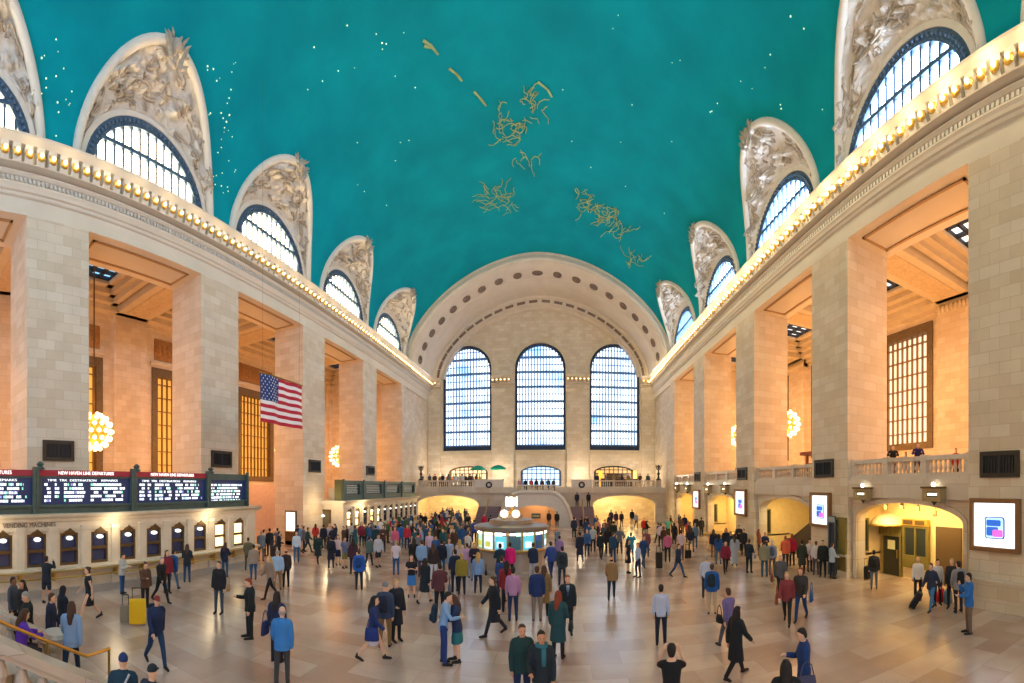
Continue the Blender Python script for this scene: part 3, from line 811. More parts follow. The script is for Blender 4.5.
def tall_board(y0, y1, z0, z1, X, label, cat='board'):
    e = empty('timetable_board', (X, (y0 + y1) / 2, z0), 0, label, cat)
    MB().holed(rect_pts(y0 - .08, y1 + .08, z0 - .08, z1 + .08), [rect_pts(y0, y1, z0, z1)], YZ(X - .12), 0, .12).build('frame', OLIVE, e)
    m = MB().box(X - .07, X - .03, y0, y1, z0, z1).build('panel', mat('dark_timetable', '2c3230', .4), e)
# nearest arch (bay 3): dark board, canopied door, twin timetable
yc = BC[3]
def nyz(x, y, X=15.0): p = atX(x, y, X); return p.y, p.z
def jamb_board(k, label):
    Y = BC[k] + 3.37; e = empty('timetable_board', (13.75, Y, 1.3), 0, label, 'board', 'dark timetable boards on the gate jambs')
    MB().holed(rect_pts(13.4, 14.1, 1.2, 2.85), [rect_pts(13.48, 14.02, 1.28, 2.77)], XZ(Y - .1), 0, .1).build('frame', OLIVE, e)
    MB().box(13.48, 14.02, Y - .05, Y - .01, 1.28, 2.77).build('panel', mat('dark_timetable', '2c3230', .4), e)
jamb_board(3, 'narrow dark timetable board on the jamb left of the canopied door, nearest arch')
jamb_board(2, 'narrow dark timetable board on the jamb of the escalator arch')
jamb_board(1, 'narrow dark timetable board on the jamb below the left lantern of the pair')
a = nyz(885, 535); b = nyz(901, 560); door(1, b[0], a[0], 15.0, 1.95, True)
shell_canopy((a[0] + b[0]) / 2 + .2, 15.0, 'shell-shaped canopy over the door in the nearest gate arch')
e = empty('track_timetable', (15.0, yc - 1.2, .9), 0, 'twin dark timetable panels in an olive frame under a lettered header', 'board')
a = nyz(907, 527); b = nyz(928, 557)
y0, y1, z0, z1 = b[0], a[0], b[1], a[1]
MB().holed(rect_pts(y0 - .15, y1 + .15, z0 - .6, z1 + .12), [rect_pts(y0, (y0 + y1) / 2 - .05, z0, z1), rect_pts((y0 + y1) / 2 + .05, y1, z0, z1)], YZ(14.82), 0, .18).build('frame', OLIVE, e)
MB().box(14.9, 14.95, y0, y1, z0, z1).build('panel', mat('dark_timetable', '2c3230', .4), e)
MB().box(14.74, 14.95, y0 - .15, y1 + .12, z1 + .12, z1 + .42).build('header', GOLD, e)
m = MB()
for i in range(9):
    if i == 4: continue
    y = y0 + (y1 - y0) * (i + .5) / 9; m.box(14.72, 14.74, y - .07, y + .07, z1 + .17, z1 + .37)
m.build('header_lettering', BRONZE_WARM, e)
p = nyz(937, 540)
s_(MB().box(14.9, 15.02, p[0] - 1.4, p[0], 0, 2.6).build('door_2', mat('passage_shade_brown', '5b4526', .6)))  # flat brown sheet paints the shade of an open passage, no door leaf
e = empty('spotlight_row', (XR + 1.2, yc, 3.5), 0); C.objects.unlink(e); bpy.data.objects.remove(e)
for i, (x, y) in enumerate(((886, 507), (902, 506), (918, 508), (935, 513))):
    p = atX(x, y, 14.0); p.z = min(p.z, 3.55)
    o = empty('arch_spotlight', p, 0, 'small bronze spotlight under the vault of the nearest gate arch', 'lamp', 'spotlights in the nearest gate arch')
    MB().lathe([(.05, .12), (.09, .1), (.11, -.12), (.1, -.14)], p, 10).build('housing', BRONZE_WARM, o)
    MB().tube([p + Vector((0, 0, .1)), p + Vector((0, 0, .5))], .025, 6).build('stem', BRONZE_WARM, o)
# escalator arch (bay 2)
yc = BC[2]
e = empty('escalator', (15.5, yc, 0), 0, 'dark escalator rising to the right inside the arch', 'escalator')
ES = lambda y0, y1, z0, z1, x0, x1, th_: [(y0, z0), (y1, z1), (y1, z1 + th_), (y0, z0 + th_)]
for x0, nm in ((14.6, 'balustrade_panel'), (16.2, 'balustrade_panel')):
    MB().prism([(24.6, 0), (23.6, .0), (19.2, 2.35), (18.95, 3.2), (19.6, 3.2), (23.8, .9), (24.7, .8)], YZ(x0), 0, .14).build(nm, mat('escalator_dark_side', '3a3026', .4, .2), e)
    MB().tube([(x0 + .07, 24.75, .55), (x0 + .07, 24.6, .86), (x0 + .07, 23.8, .98), (x0 + .07, 19.5, 3.28), (x0 + .07, 18.95, 3.35)], .06, 6).build('handrail', BLACK, e)
m = MB()
for i in range(12): m.box(14.74, 16.2, 23.6 - i * .37 - .37, 23.6 - i * .37, 0, .05 + .2 * i)
m.build('step_band', mat('escalator_steps', '55524c', .4, .5), e)
s_(MB().prism([(25.3, 1.0), (19.0, 3.9), (25.3, 3.9)], YZ(17.7), 0, .2).build('wall_escalator_side', GLOWWALL))
# arch of bay 1: board, canopy, door, round desk
yc = BC[1]
p = atX(729, 505, 16.6); shell_canopy(30.4, 15.0, 'shell canopy over the grey door behind the narrow poster')
door(3, 30.1, 31.1, 15.0, 2.0)
s_(MB().prism([(14.9, 29.0), (14.9, 29.5), (14.0, 29.0)], lambda u, v, d: (u, v, d), 0, 2.1).build('wall_gate_screen', mat('blue_grey_door', '8490a0', .5)))
p = floor_at(720, 549)
e = empty('round_desk', p, 0, 'round gold-topped counter by the gate arch with people around it', 'counter')
MB().lathe([(.95, 0), (.95, .1), (.85, .14), (.85, .95), (.8, 1.0)], p, 20).build('base', mat('warm_marble_counter', 'd8b080', .4), e)
MB().lathe([(1.15, 1.0), (1.2, 1.04), (1.2, 1.12), (1.1, 1.14), (.05, 1.14)], p, 24).build('counter_top', GOLD, e)
# far arch (bay 0)
yc = BC[0]
shell_canopy(40.6, 15.0, 'farthest shell canopy on the right, in the last gate arch')
# bronze portal posts beside the nearest arch
p = floor_at(838, 574)
s_(MB().box(XR - .1, XR + .35, 15.85, 16.45, 0, 2.9).build('trim_olive_portal', OLIVE))
e = empty('information_screen', (XR - .1, 17.0, 0), 0, 'tall dark blue information screen standing beside the gold portal post', 'screen')
MB().box(XR - .2, XR - .12, 16.5, 17.0, .1, 2.75).build('panel', mat('navy_display', '23304a', .3), e)
MB().holed(rect_pts(16.45, 17.05, 0, 2.95), [rect_pts(16.55, 16.95, .15, 2.6)], YZ(XR - .26), 0, .06).build('frame', mat('grey_screen_frame', '59646a', .4, .4), e)
MB().box(XR - .28, XR - .24, 16.5, 17.0, 2.65, 2.9).build('header', mat('screen_header', '93a8b0', .4), e)
# lantern signs
def lantern(x, y, w, h, label):
    p = atX(x, y, XR - .05); r = math.hypot(p.x, p.y); s = h * r / F; hw = .5 * s
    e = empty('lantern_sign', p, 0, label, 'sign', 'lantern signs over the track gates')
    X = p.x
    MB().holed(rect_pts(p.y - hw * 1.15, p.y + hw * 1.15, p.z - .34 * s, p.z + .3 * s), [rect_pts(p.y - hw * .75, p.y + hw * .75, p.z - .12 * s, p.z + .14 * s)], YZ(X - .2 * s - .1), 0, .4 * s).build('body', mat('pale_bronze_lantern', 'a8946a', .45, .3), e)
    MB().box(X - .2 * s, X + .1, p.y - hw * .76, p.y + hw * .76, p.z - .13 * s, p.z + .15 * s).build('slot_plate', BLACK, e)
    MB().box(X - .2 * s - .03, X - .2 * s, p.y - hw * .6, p.y + hw * .6, p.z - .05 * s, p.z + .07 * s).build('lit_slot', emit('lantern_slot', 'fff4d8', 1.6, False), e)
    MB().box(X - .28 * s - .1, X + .3, p.y - hw * 1.25, p.y + hw * 1.25, p.z + .3 * s, p.z + .4 * s).build('cap', BRONZE_WARM, e)
    MB().box(X - .05, X + .5, p.y - .1, p.y + .1, p.z - .1, p.z + .1).build('bracket', BRONZE, e)
    MB().ball((X - .1, p.y, p.z + .5 * s), .11 * s, n=8, m=6).build('lamp_globe', emit('lantern_globe', (1, .9, .66, 1), 6, False), e)
    MB().lathe([(.02, -.2 * s), (.1 * s, -.08 * s), (.2 * s, 0)], (X - .05, p.y, p.z - .34 * s), 8).build('finial', BRONZE, e)
lantern(864, 494, 19, 17, 'lantern sign over the left side of the nearest gate arch')
lantern(935, 494.5, 24, 20, 'lantern sign over the right side of the nearest gate arch, largest of all')
lantern(726, 489, 11, 11, 'lantern sign left of the second poster, right one of its pair')
lantern(709, 489.5, 10, 11, 'lantern sign above the dark timetable board, left one of its pair')
lantern(688, 488.5, 8, 9.5, 'lantern sign left of the smallest poster, right one of its pair')
lantern(677.5, 488, 7, 9, 'farthest lantern sign on the right, by the gallery corner')
# gallery things
p = atX(798, 463, 15.2)
e = empty('wooden_kiosk', (15.0, 20.7, 4.7), 0, 'red-brown timber stand on the gallery above the escalator arch', 'stand')
for yy in (19.8, 21.9):
    for xx in (14.6, 15.4): MB().box(xx, xx + .14, yy, yy + .14, 4.7, 6.35).build('post', mat('red_timber', 'a5512c', .5), e)
MB().box(14.4, 15.75, 19.5, 22.4, 6.35, 6.55).build('roof_board', mat('red_timber', 'a5512c', .5), e)
MB().box(14.6, 15.5, 19.8, 22.0, 5.7, 5.85).build('shelf', mat('red_timber', 'a5512c', .5), e)
# ---- chandeliers
CHB = emit('chandelier_bulbs', (1, .74, .38, 1), 2.4, False)
BULBM = []
def cached_bulb():
    if not BULBM: BULBM.append(MB().ball((0, 0, 0), .15, n=6, m=4).mesh('bulb', CHB))
    return BULBM[0]
def chandelier(X, yc, zc, label, r=1.15):
    e = empty('chandelier', (X, yc, zc), 0, label, 'chandelier', 'globe chandeliers of the side aisles')
    MB().tube([(X, yc, zc + 1.0), (X, yc, 18.6)], .05, 6).build('chain', BRONZE_WARM, e)
    MB().lathe([(.02, -.9), (.35, -.8), (.8, -.35), (.92, 0), (.8, .4), (.35, .85), (.1, 1.1)], (X, yc, zc), 16).build('gilded_globe', GOLD, e, smooth=True)
    bm_ = cached_bulb()
    for j in range(7):
        q = -70 + j * 23; n = max(5, int(16 * math.cos(math.radians(q))))
        for i in range(n):
            a = 2 * PI * (i + .5 * (j % 2)) / n
            o = link(bm_, 'bulb', e, local=True); o.location = (r * math.cos(math.radians(q)) * math.cos(a), r * math.cos(math.radians(q)) * math.sin(a), r * math.sin(math.radians(q)))
for k, nm in ((0, 'glowing globe chandelier by the second green board'), (3, 'glowing globe chandelier at the left, behind the first departure board pier'), (1, 'globe chandelier deep in the left aisle behind the flag'), (2, 'globe chandelier in the left aisle behind the pier with the small board')):
    chandelier(-24, BC[k], 7.9, nm)
for k, nm in ((0, 'farthest globe chandelier in the right gallery'), (1, 'globe chandelier in the right gallery behind the pier of the escalator arch'), (2, 'globe chandelier in the right gallery, second bay from the camera')):
    chandelier(19.4, BC[k], 10.0, nm)
# ---- flag
def flag():
    y0, y1, z0, z1 = 16.15, 20.1, 0, 0
    a = atX(260, 373, -13.2); b = atX(301.5, 386, -13.2); c = atX(260, 421.5, -13.2); d = atX(301.5, 429.5, -13.2)
    e = empty('hanging_flag', ((a.x, (a.y + b.y) / 2, (c.z + d.z) / 2)), 0, 'american flag with stars and stripes hanging between the left piers', 'flag')
    Y0, Y1 = a.y, b.y; ZB = (c.z + d.z) / 2; ZTp = (a.z + b.z) / 2
    RED = mat('flag_red', 'b8203c', .8); WHT = mat('flag_white', 'f2eef2', .8); BLU = mat('flag_blue', '23427e', .8)
    def wv(y, z): return -13.2 + .09 * math.sin((y - Y0) * 2.4) * (.3 + (ZTp - z) * .25) + .04 * math.sin((y - Y0) * 6 + z)
    def patch(mb, ya, yb, za, zb, off=0, n=14):
        vs = []
        for i in range(n + 1):
            y = ya + (yb - ya) * i / n
            for z in (za, zb):
                for o in (0, .015): vs.append((wv(y, z) + off + o, y, z))
        fs = []
        for i in range(n):
            q = 4 * i; fs += [(q, q + 4, q + 6, q + 2), (q + 1, q + 3, q + 7, q + 5), (q, q + 1, q + 5, q + 4), (q + 2, q + 6, q + 7, q + 3)]
        fs += [(0, 2, 3, 1), (4 * n, 4 * n + 1, 4 * n + 3, 4 * n + 2)]
        mb.add(vs, fs)
    H = ZTp - ZB; r_, w_ = MB(), MB(); cw = (Y1 - Y0) * .42
    for i in range(13):
        zt = ZTp - H * i / 13; zb = ZTp - H * (i + 1) / 13
        patch(r_ if i % 2 == 0 else w_, Y0 + (cw if i < 7 else 0), Y1, zb, zt)
    r_.build('red_stripes', RED, e); w_.build('white_stripes', WHT, e)
    m = MB(); patch(m, Y0, Y0 + cw, ZTp - H * 7 / 13, ZTp); can = m.build('blue_canton', BLU, e)
    m = MB()
    for r in range(9):
        for k in range(6 if r % 2 == 0 else 5):
            y = Y0 + cw * ((k + .5) / 6 + (0 if r % 2 == 0 else 1 / 12)); z = ZTp - H * 7 / 13 * (r + .5) / 9
            R = H * .02; pts = []
            for i in range(10):
                rr = R if i % 2 == 0 else R * .42; a_ = PI / 2 + PI * i / 5; pts.append((y + rr * math.cos(a_), z + rr * math.sin(a_)))
            x = wv(y, z); m.prism(pts, YZ(x + .02), 0, .012)
    m.build('white_stars', WHT, can)
    m = MB().tube([(-13.2, Y0 - .05, ZTp + .04), (-13.2, Y1 + .05, ZTp + .04)], .04, 6); m.build('rod', BRASS, e)
    MB().tube([(-13.2, Y0 + .2, ZTp), (-13.2, Y0 + .2, 24.2)], .005, 4).tube([(-13.2, Y1 - .2, ZTp), (-13.2, Y1 - .2, 24.2)], .005, 4).build('wire', BRONZE, e)
flag()
# ---- ticket booths
CREAM = mat('booth_cream_stone', 'd8cbb4', .5, var=.06)
LITW = emit('booth_lit_window', 'ffe2a0', 1.6, False)
WGLASS = mat('booth_window_glass', '3a4266', .15, spec=.8)
def booth(name, label, X, Xb, y0, y1, wins, lit, ww=.82):
    e = empty(name, ((X + Xb) / 2, (y0 + y1) / 2, 0), 0, label, 'ticket booth')
    holes = [rect_pts(y - ww / 2, y + ww / 2, 1.18, 2.5) for y in wins]
    MB().holed(rect_pts(y0, y1, .25, 3.0), holes, YZ(X), -.3, 0).box(Xb, X - .3, y0, y1, 0, 3.0).build('walls', CREAM, e)
    MB().box(Xb, X + .15, y0 - .02, y1 + .1, 0, .28).build('plinth', mat('grey_plinth', 'a8a298', .4), e)
    m = MB()
    m.prism([(X, 2.98), (X + .08, 3.0), (X + .1, 3.12), (X + .28, 3.2), (X + .32, 3.31), (Xb, 3.31), (Xb, 2.98)], lambda u, v, d: (u, d, v), y0 - .2, y1 + .25)
    m.build('cornice', CREAM, e)
    m = MB()
    for y in wins:
        m.box(X, X + .1, y + .7075 - .17, y + .7075 + .17, .28, 2.75); m.box(X, X + .15, y + .7075 - .2, y + .7075 + .2, 2.62, 2.8)
        m.box(X, X + .07, y - .52, y + .52, 2.62, 2.72)
    m.build('pilasters', CREAM, e)
    MB().box(X, X + .34, y0, y1, .98, 1.12).build('counter_ledge', CREAM, e)
    r = MB()
    r.tube([(X + .4, y0, .78), (X + .4, y1, .78)], .035, 6); r.tube([(X + .4, y0, 1.05), (X + .4, y1, 1.05)], .03, 6)
    for y in wins: r.box(X, X + .42, y + .58, y + .66, .68, 1.08)
    r.build('brass_rail', BRASS, e)
    for i, y in enumerate(wins):
        fr = MB().holed(rect_pts(y - ww / 2, y + ww / 2, 1.18, 2.5), [rect_pts(y - ww / 2 + .08, y + ww / 2 - .08, 1.28, 1.76), rect_pts(y - ww / 2 + .08, y + ww / 2 - .08, 1.88, 2.4)], YZ(X - .14), 0, .1).build('ticket_window', BRONZE_WARM, e)
        MB().box(X - .2, X - .16, y - ww / 2, y + ww / 2, 1.2, 2.48).build('pane', LITW if i in lit else WGLASS, fr)
        MB().ball((X - .08, y + .05, 2.28), .16, .16, .09, n=8, m=5).build('lamp_shade', emit('booth_lamp', 'f4f4ea', 1.1, False), fr)
        MB().prism([(y - .28, 2.5), (y + .28, 2.5), (y + .12, 2.62), (y, 2.72), (y - .12, 2.62)], YZ(X), 0, .09).build('crest', BRONZE_WARM, fr)
        if i not in lit: MB().box(X - .15, X - .1, y - .3, y + .3, 1.78, 1.88).build('sign_strip', mat('amber_strip', 'c8964a', .5), fr)
    return e
W1 = [5.6 + 1.415 * k for k in range(-2, 9)]
b1 = booth('ticket_booth', 'long cream ticket booth with bronze windows under the red-banded boards', -15.9, -20.6, 1.8, 18.3, W1, (9, 10))
text_obj('VENDING MACHINES', .26, (-15.875, 5.3, 2.87), '+x', mat('incised_letters', '6e6658', .6), b1, width=2.2)
W2 = [29.6 + 1.42 * k for k in range(12)]
b2 = booth('ticket_booth', 'second cream ticket booth, farther along the left, under the green timetable cabinet', -15.9, -20.0, 28.6, 46.0, W2, (0, 1, 3, 4))
MB().holed(rect_pts(-18.6, -17.0, 0, 2.6), [rect_pts(-18.45, -17.15, .05, 2.45)], XZ(28.52), 0, .1).build('side_door_frame', BRONZE_WARM, b2)
MB().box(-18.45, -17.15, 28.56, 28.6, .05, 2.45).build('side_door', mat('dim_booth_door', '6d6148', .5), b2)
MB().ball((-17.8, 28.5, 2.1), .3, .1, .12, n=8, m=5).build('door_lamp', emit('booth_lamp', 'f4f4ea', 1.1, False), b2)
e = empty('stone_pedestal', (-17.2, 29.4, 3.31), 0, 'small stone block on top of the second booth beside the pier', 'pedestal')
MB().box(-17.6, -16.9, 29.0, 29.8, 3.31, 3.4).box(-17.5, -17.0, 29.1, 29.7, 3.4, 4.2).box(-17.55, -16.95, 29.05, 29.75, 4.2, 4.3).build('block', STONE_PLAIN, e)
# departure boards
NAVY = emit('board_screen', '16284e', .35, False)
REDB = mat('board_red_band', 'a8283e', .5)
WTXT = emit('board_white_text', 'f4f2ee', 1.0, False)
ROWC = [emit('board_row_white', 'e8eef0', 1.0, False), emit('board_row_green', '7ad0b0', .9, False), emit('board_row_violet', '8a90c8', .7, False)]
def board(y0, y1, X, label, red=True, head=None, z0=3.31, z1=5.08, cols=True, seed=0):
    r = random.Random(seed); yc = (y0 + y1) / 2
    e = empty('departure_board', (X, yc, z0), 0, label, 'departure board', 'train departure boards')
    m = MB().holed(rect_pts(y0, y1, z0, z1), [rect_pts(y0 + .28, y1 - .1, z0 + .36, z1 - .32)], YZ(X - .1), -.35, .1)
    for yy in (y0, y1 - .12): m.box(X, X + .16, yy, yy + .12, z0, z1 + .12)
    m.box(X, X + .12, y0, y1, z0 + .26, z0 + .34)
    m.build('cabinet', VERDIGRIS, e)
    MB().lathe([(.16, 0), (.2, .06), (.1, .14), (.16, .24), (.05, .34)], (X + .02, y0 + .21, z1 + .0), 10).build('finial', VERDIGRIS, e)
    s = MB().box(X - .08, X - .04, y0 + .25, y1 - .08, z0 + .34, z1 - .3).build('display', NAVY, e)
    if red: MB().box(X, X + .05, y0 + .12, y1 - .02, z1 - .24, z1).build('header_band', REDB, e)
    if head: text_obj(head, .2, (X + .06, yc, z1 - .12), '+x', WTXT, e, width=min((y1 - y0) * .62, 2.6))
    zt = z1 - .42
    if cols: text_obj('TIME  TRK  DESTINATION    REMARKS', .13, (X - .03, yc - .1, zt), '+x', ROWC[0], e, width=(y1 - y0) * .72)
    for k in range(6 if not cols else 5):
        z = zt - .17 - k * .165
        segs = [(.09, .155), (.19, .235), (.28, .5), (.55, .93)] if cols else [(.1, .9)]
        for c in range(3):
            m = MB()
            for a, b in segs:
                b2_ = b - r.uniform(0, .2) * (b - a); x = a
                while x < b2_:
                    w = r.uniform(.012, .03); pick = 0 if r.random() < .72 else r.randint(1, 2)
                    if pick == c: m.box(X - .04, X - .025, y0 + (y1 - y0) * x, y0 + (y1 - y0) * min(b2_, x + w), z - .05, z + .05)
                    x += w + .006
            if m.v: m.build('row_of_characters', ROWC[c], s)
board(1.0, 5.585, -16.1, 'departure board cut by the left picture edge, red band on top', True, 'NEW HAVEN LINE DEPARTURES', seed=1)
board(5.6, 10.185, -16.1, 'departure board under the first pier grille, second from the left edge', True, 'NEW HAVEN LINE DEPARTURES', seed=2)
board(10.2, 14.745, -16.1, 'third departure board, red-banded, below the tall orange window', True, 'NEW HAVEN LINE DEPARTURES', seed=3)
board(14.76, 17.8, -16.1, 'smaller green departure board without red band at the booth end', False, None, cols=False, seed=4)
e = empty('timetable_cabinet', (-16.1, 37.3, 3.31), 0, 'long green timetable cabinet with four boards on the second booth', 'departure board')
yy = [28.8, 32.4, 36.9, 41.4, 46.0]
for i in range(4):
    y0, y1 = yy[i], yy[i + 1]
    MB().holed(rect_pts(y0, y1, 3.31, 4.9), [rect_pts(y0 + .7, y1 - .5, 3.75, 4.62)], YZ(-16.2), -.6, .1).box(-16.1, -15.98, y0, y0 + .2, 3.31, 5.0).build('frame', VERDIGRIS, e)
    p = MB().box(-16.4, -16.3, y0 + .5, y1 - .4, 3.7, 4.7).build('board', mat('slate_board', '2c3c48', .5), e)
    m = MB(); r = random.Random(20 + i)
    for k in range(5):
        z = 4.5 - k * .15; x = y0 + .85
        while x < y1 - .8:
            w = r.uniform(.1, .3); m.box(-16.3, -16.27, x, x + w, z - .045, z + .045); x += w + .09
    m.build('rows', mat('board_rows_pale', 'c8d4d0', .6), p)
MB().box(-16.75, -16.1, 28.7, 28.82, 3.31, 4.95).build('end_panel', mat('olive_cabinet_end', '6b6a3c', .5), e)
# recess between the booths: lit notice door
e = empty('door_4', (-20.5, 25.84, 0), kind='structure')
p0, p1 = atY(287, 512, 25.8), atY(295.5, 535, 25.8)
s_(MB().box(p0.x - .12, p1.x + .12, 25.72, 25.8, 0, p0.z + .12).build('door_frame', BRONZE_WARM, e))
s_(MB().box(p0.x, p1.x, 25.68, 25.73, 1.1, p0.z).build('lit_notice', emit('lit_notice', 'fff4d8', 1.3, False), e))
# ================================================================== FAR BALCONY AND STAIRS
YBAL = 51.0
WHITE_MARBLE = mat('white_stair_marble', 'dcd8d4', .35, var=.05)
holes = [arch_pts(-17.6, -9.7, -.2, 2.2, 3.3, 18), arch_pts(4.2, 11.9, -.2, 2.2, 3.3, 18)]
s_(MB().holed(rect_pts(-18.2, 13.3, -.3, 4.29), holes, XZ(YBAL), 0, .6).build('wall_balcony', MARBLE))
m = MB().box(-18.2, 13.3, YBAL - .3, YBAL + .3, 3.62, 4.0); m.box(-18.2, 13.3, YBAL - .15, YBAL, 4.0, 4.32); m.box(-18.2, 13.3, YBAL - .08, YBAL, 3.45, 3.62)
for a, b in ((-17.6, -9.7), (4.2, 11.9)): m.holed(arch_pts(a - .25, b + .25, -.2, 2.2, 3.5, 18), [arch_pts(a, b, -.2, 2.2, 3.3, 18)], XZ(YBAL - .1), 0, .12)
s_(m.build('trim_balcony', MARBLE))
s_(MB().box(-18.2, 13.3, YBAL + .6, YF + .3, 3.9, 4.3).build('floor_balcony', MARBLE))
s_(MB().box(-18.2, -9, 58.6, 58.9, 0, 4).box(3.4, 13.3, 58.6, 58.9, 0, 4).box(-9.4, -9.2, 51.5, 58.6, 0, 3.9).box(3.5, 3.7, 51.5, 58.6, 0, 3.9).build('wall_passage', GLOWWALL))
def balc(x0, x1, lab):
    e = empty('balustrade', ((x0 + x1) / 2, YBAL, 4.3), 0, lab, 'balustrade', 'far balcony balustrades')
    MB().box(x0, x1, YBAL - .1, YBAL + .25, 5.02, 5.2).build('top_rail', MARBLE, e); MB().box(x0, x1, YBAL - .08, YBAL + .25, 4.3, 4.42).build('base_rail', MARBLE, e)
    n = max(1, round((x1 - x0) / 2.6)); pts = []
    for i in range(n + 1):
        x = x0 + (x1 - x0 - .3) * i / n; MB().box(x, x + .3, YBAL - .12, YBAL + .28, 4.3, 5.22).build('post', MARBLE, e)
        if i < n:
            k = int(((x1 - x0) / n - .5) / .26)
            pts += [(x + .5 + j * .26, YBAL + .08) for j in range(k)]
    balusters(e, pts, 4.42, .6, .08)
balc(-16.6, -10.2, 'marble balustrade of the far balcony below the two green parasols')
balc(4.2, 11.85, 'marble balustrade of the far balcony on the right, before the yellow-lit bar')
for x0, x1, lab in ((-10.15, -6.6, 'solid white parapet with a dark wreath left of the central stair'), (1.6, 4.12, 'solid white parapet with a dark wreath right of the central stair')):
    e = empty('parapet', ((x0 + x1) / 2, YBAL, 4.3), 0, lab, 'parapet')
    MB().box(x0, x1, YBAL - .15, YBAL + .2, 4.32, 5.2).box(x0, x1, YBAL - .22, YBAL + .26, 5.14, 5.28).build('panel', WHITE_MARBLE, e)
    c = (x0 + x1) / 2
    MB().tube([(c + .3 * math.cos(2 * PI * k / 14), YBAL - .18, 4.62 + .3 * math.sin(2 * PI * k / 14)) for k in range(14)], .1, 6, True).build('wreath', BRONZE, e)
# central stair block with arched niche
xs = [(-6.5, 0), (-6.3, 1.2), (-5.9, 2.3), (-5.3, 3.2), (-4.6, 3.7), (-4.0, 3.8), (-.9, 3.8), (-.3, 3.7), (.4, 3.2), (1.0, 2.3), (1.35, 1.2), (1.5, 0)]
out = [(-6.5, -.2)] + xs + [(1.5, -.2)]; out = list(reversed(out))
s_(MB().holed(out, [arch_pts(-4.45, -.3, -.1, 1.7, 2.35, 16)], XZ(46.0), 0, .7).build('wall_stair_front', WHITE_MARBLE))
s_(MB().tube([(x, 45.95, z) for x, z in xs], .22, 8).build('trim_stair_coping', WHITE_MARBLE, smooth=True))
s_(MB().box(-5.0, .2, 49.4, 49.6, 0, 3.4).build('wall_niche', mat('peach_niche_wall', 'e8b888', .5)))
e = empty('niche_sign', atY(536, 516, 49.3), 0, 'small dark sign on the peach wall of the central stair niche', 'sign')
p0, p1 = atY(531.5, 513.5, 49.3), atY(540.5, 518.5, 49.3)
MB().box(p0.x, p1.x, 49.3, 49.4, p1.z, p0.z).build('plate', mat('dark_green_sign', '38463a', .4), e); MB().box(p0.x + .12, p1.x - .12, 49.28, 49.3, (p0.z + p1.z) / 2 - .06, (p0.z + p1.z) / 2 + .06).build('strip', mat('sign_strip_pale', 'b0b898', .5), e)
s_(MB().box(-5.2, .2, 46.7, 51, 3.2, 3.6).build('floor_stair_landing', WHITE_MARBLE))
e = empty('balustrade', (-2.45, 46.2, 3.8), 0, 'low balustrade of the central landing, people leaning on it', 'balustrade')
MB().box(-4.6, -.35, 46.15, 46.4, 4.5, 4.62).build('top_rail', WHITE_MARBLE, e)
balusters(e, [(-4.5 + .3 * k, 46.28) for k in range(14)], 3.8, .7, .09)
STEPS = mat('mauve_stair_treads', '8a7480', .5, var=.06)
for nm, x0, x1 in (('left', -9.4, -6.9), ('right', 1.5, 4.15)):
    m = MB()
    for i in range(12): m.box(x0, x1, 46.2 + i * .28, 50.9, i * .167, (i + 1) * .167)
    s_(m.build('floor_stair_flight_' + nm, STEPS))
    m = MB().tube([(x0 + (x1 - x0) * .5, 46.2, .9), (x0 + (x1 - x0) * .5, 49.4, 2.9)], .05, 6).tube([(x0 + (x1 - x0) * .5, 46.3, 0), (x0 + (x1 - x0) * .5, 46.3, .9)], .04, 6)
    h = m.build('stair_handrail', BRASS); tag(h, 'brass handrail on the %s far stair flight' % nm, 'handrail')
# balcony arch windows
for c, gl, bm_ in ((-12.3, emit('shop_glass', 'e8cfa0', .9, False), BRONZE_WARM), (-2.3, emit('door_glass_blue', 'b8d8f6', 1.2, False), IRON), (7.6, emit('bar_glass', 'e0b070', .7, False), BRONZE)):
    e = empty('window_%d' % wi, (c, YF, 4.5), kind='structure'); wi += 1
    s_(MB().prism(arch_pts(c - 2.75, c + 2.75, 4.5, 6.35, 7.25, 14), XZ(YF + .45), 0, .05).build('pane', gl, e))
    m = MB()
    for k in range(-4, 5): x = c + k * .62; m.box(x - .05, x + .05, YF + .3, YF + .4, 4.5, 6.35 + .9 * math.sqrt(max(0, 1 - (k * .62 / 2.75) ** 2)))
    for z in (5.4, 6.2, 6.7): m.box(c - 2.6, c + 2.6, YF + .28, YF + .4, z - .05, z + .05)
    m.holed(arch_pts(c - 2.75, c + 2.75, 4.45, 6.35, 7.25, 14), [arch_pts(c - 2.55, c + 2.55, 4.6, 6.35, 7.05, 14)], XZ(YF + .2), 0, .2)
    s_(m.build('glazing_bars', bm_, e))
s_(MB().box(-18.2, 13.3, 58.7, 58.8, 4.3, 8).build('wall_shop_back', mat('dark_shop', '4a3a2c', .6)))
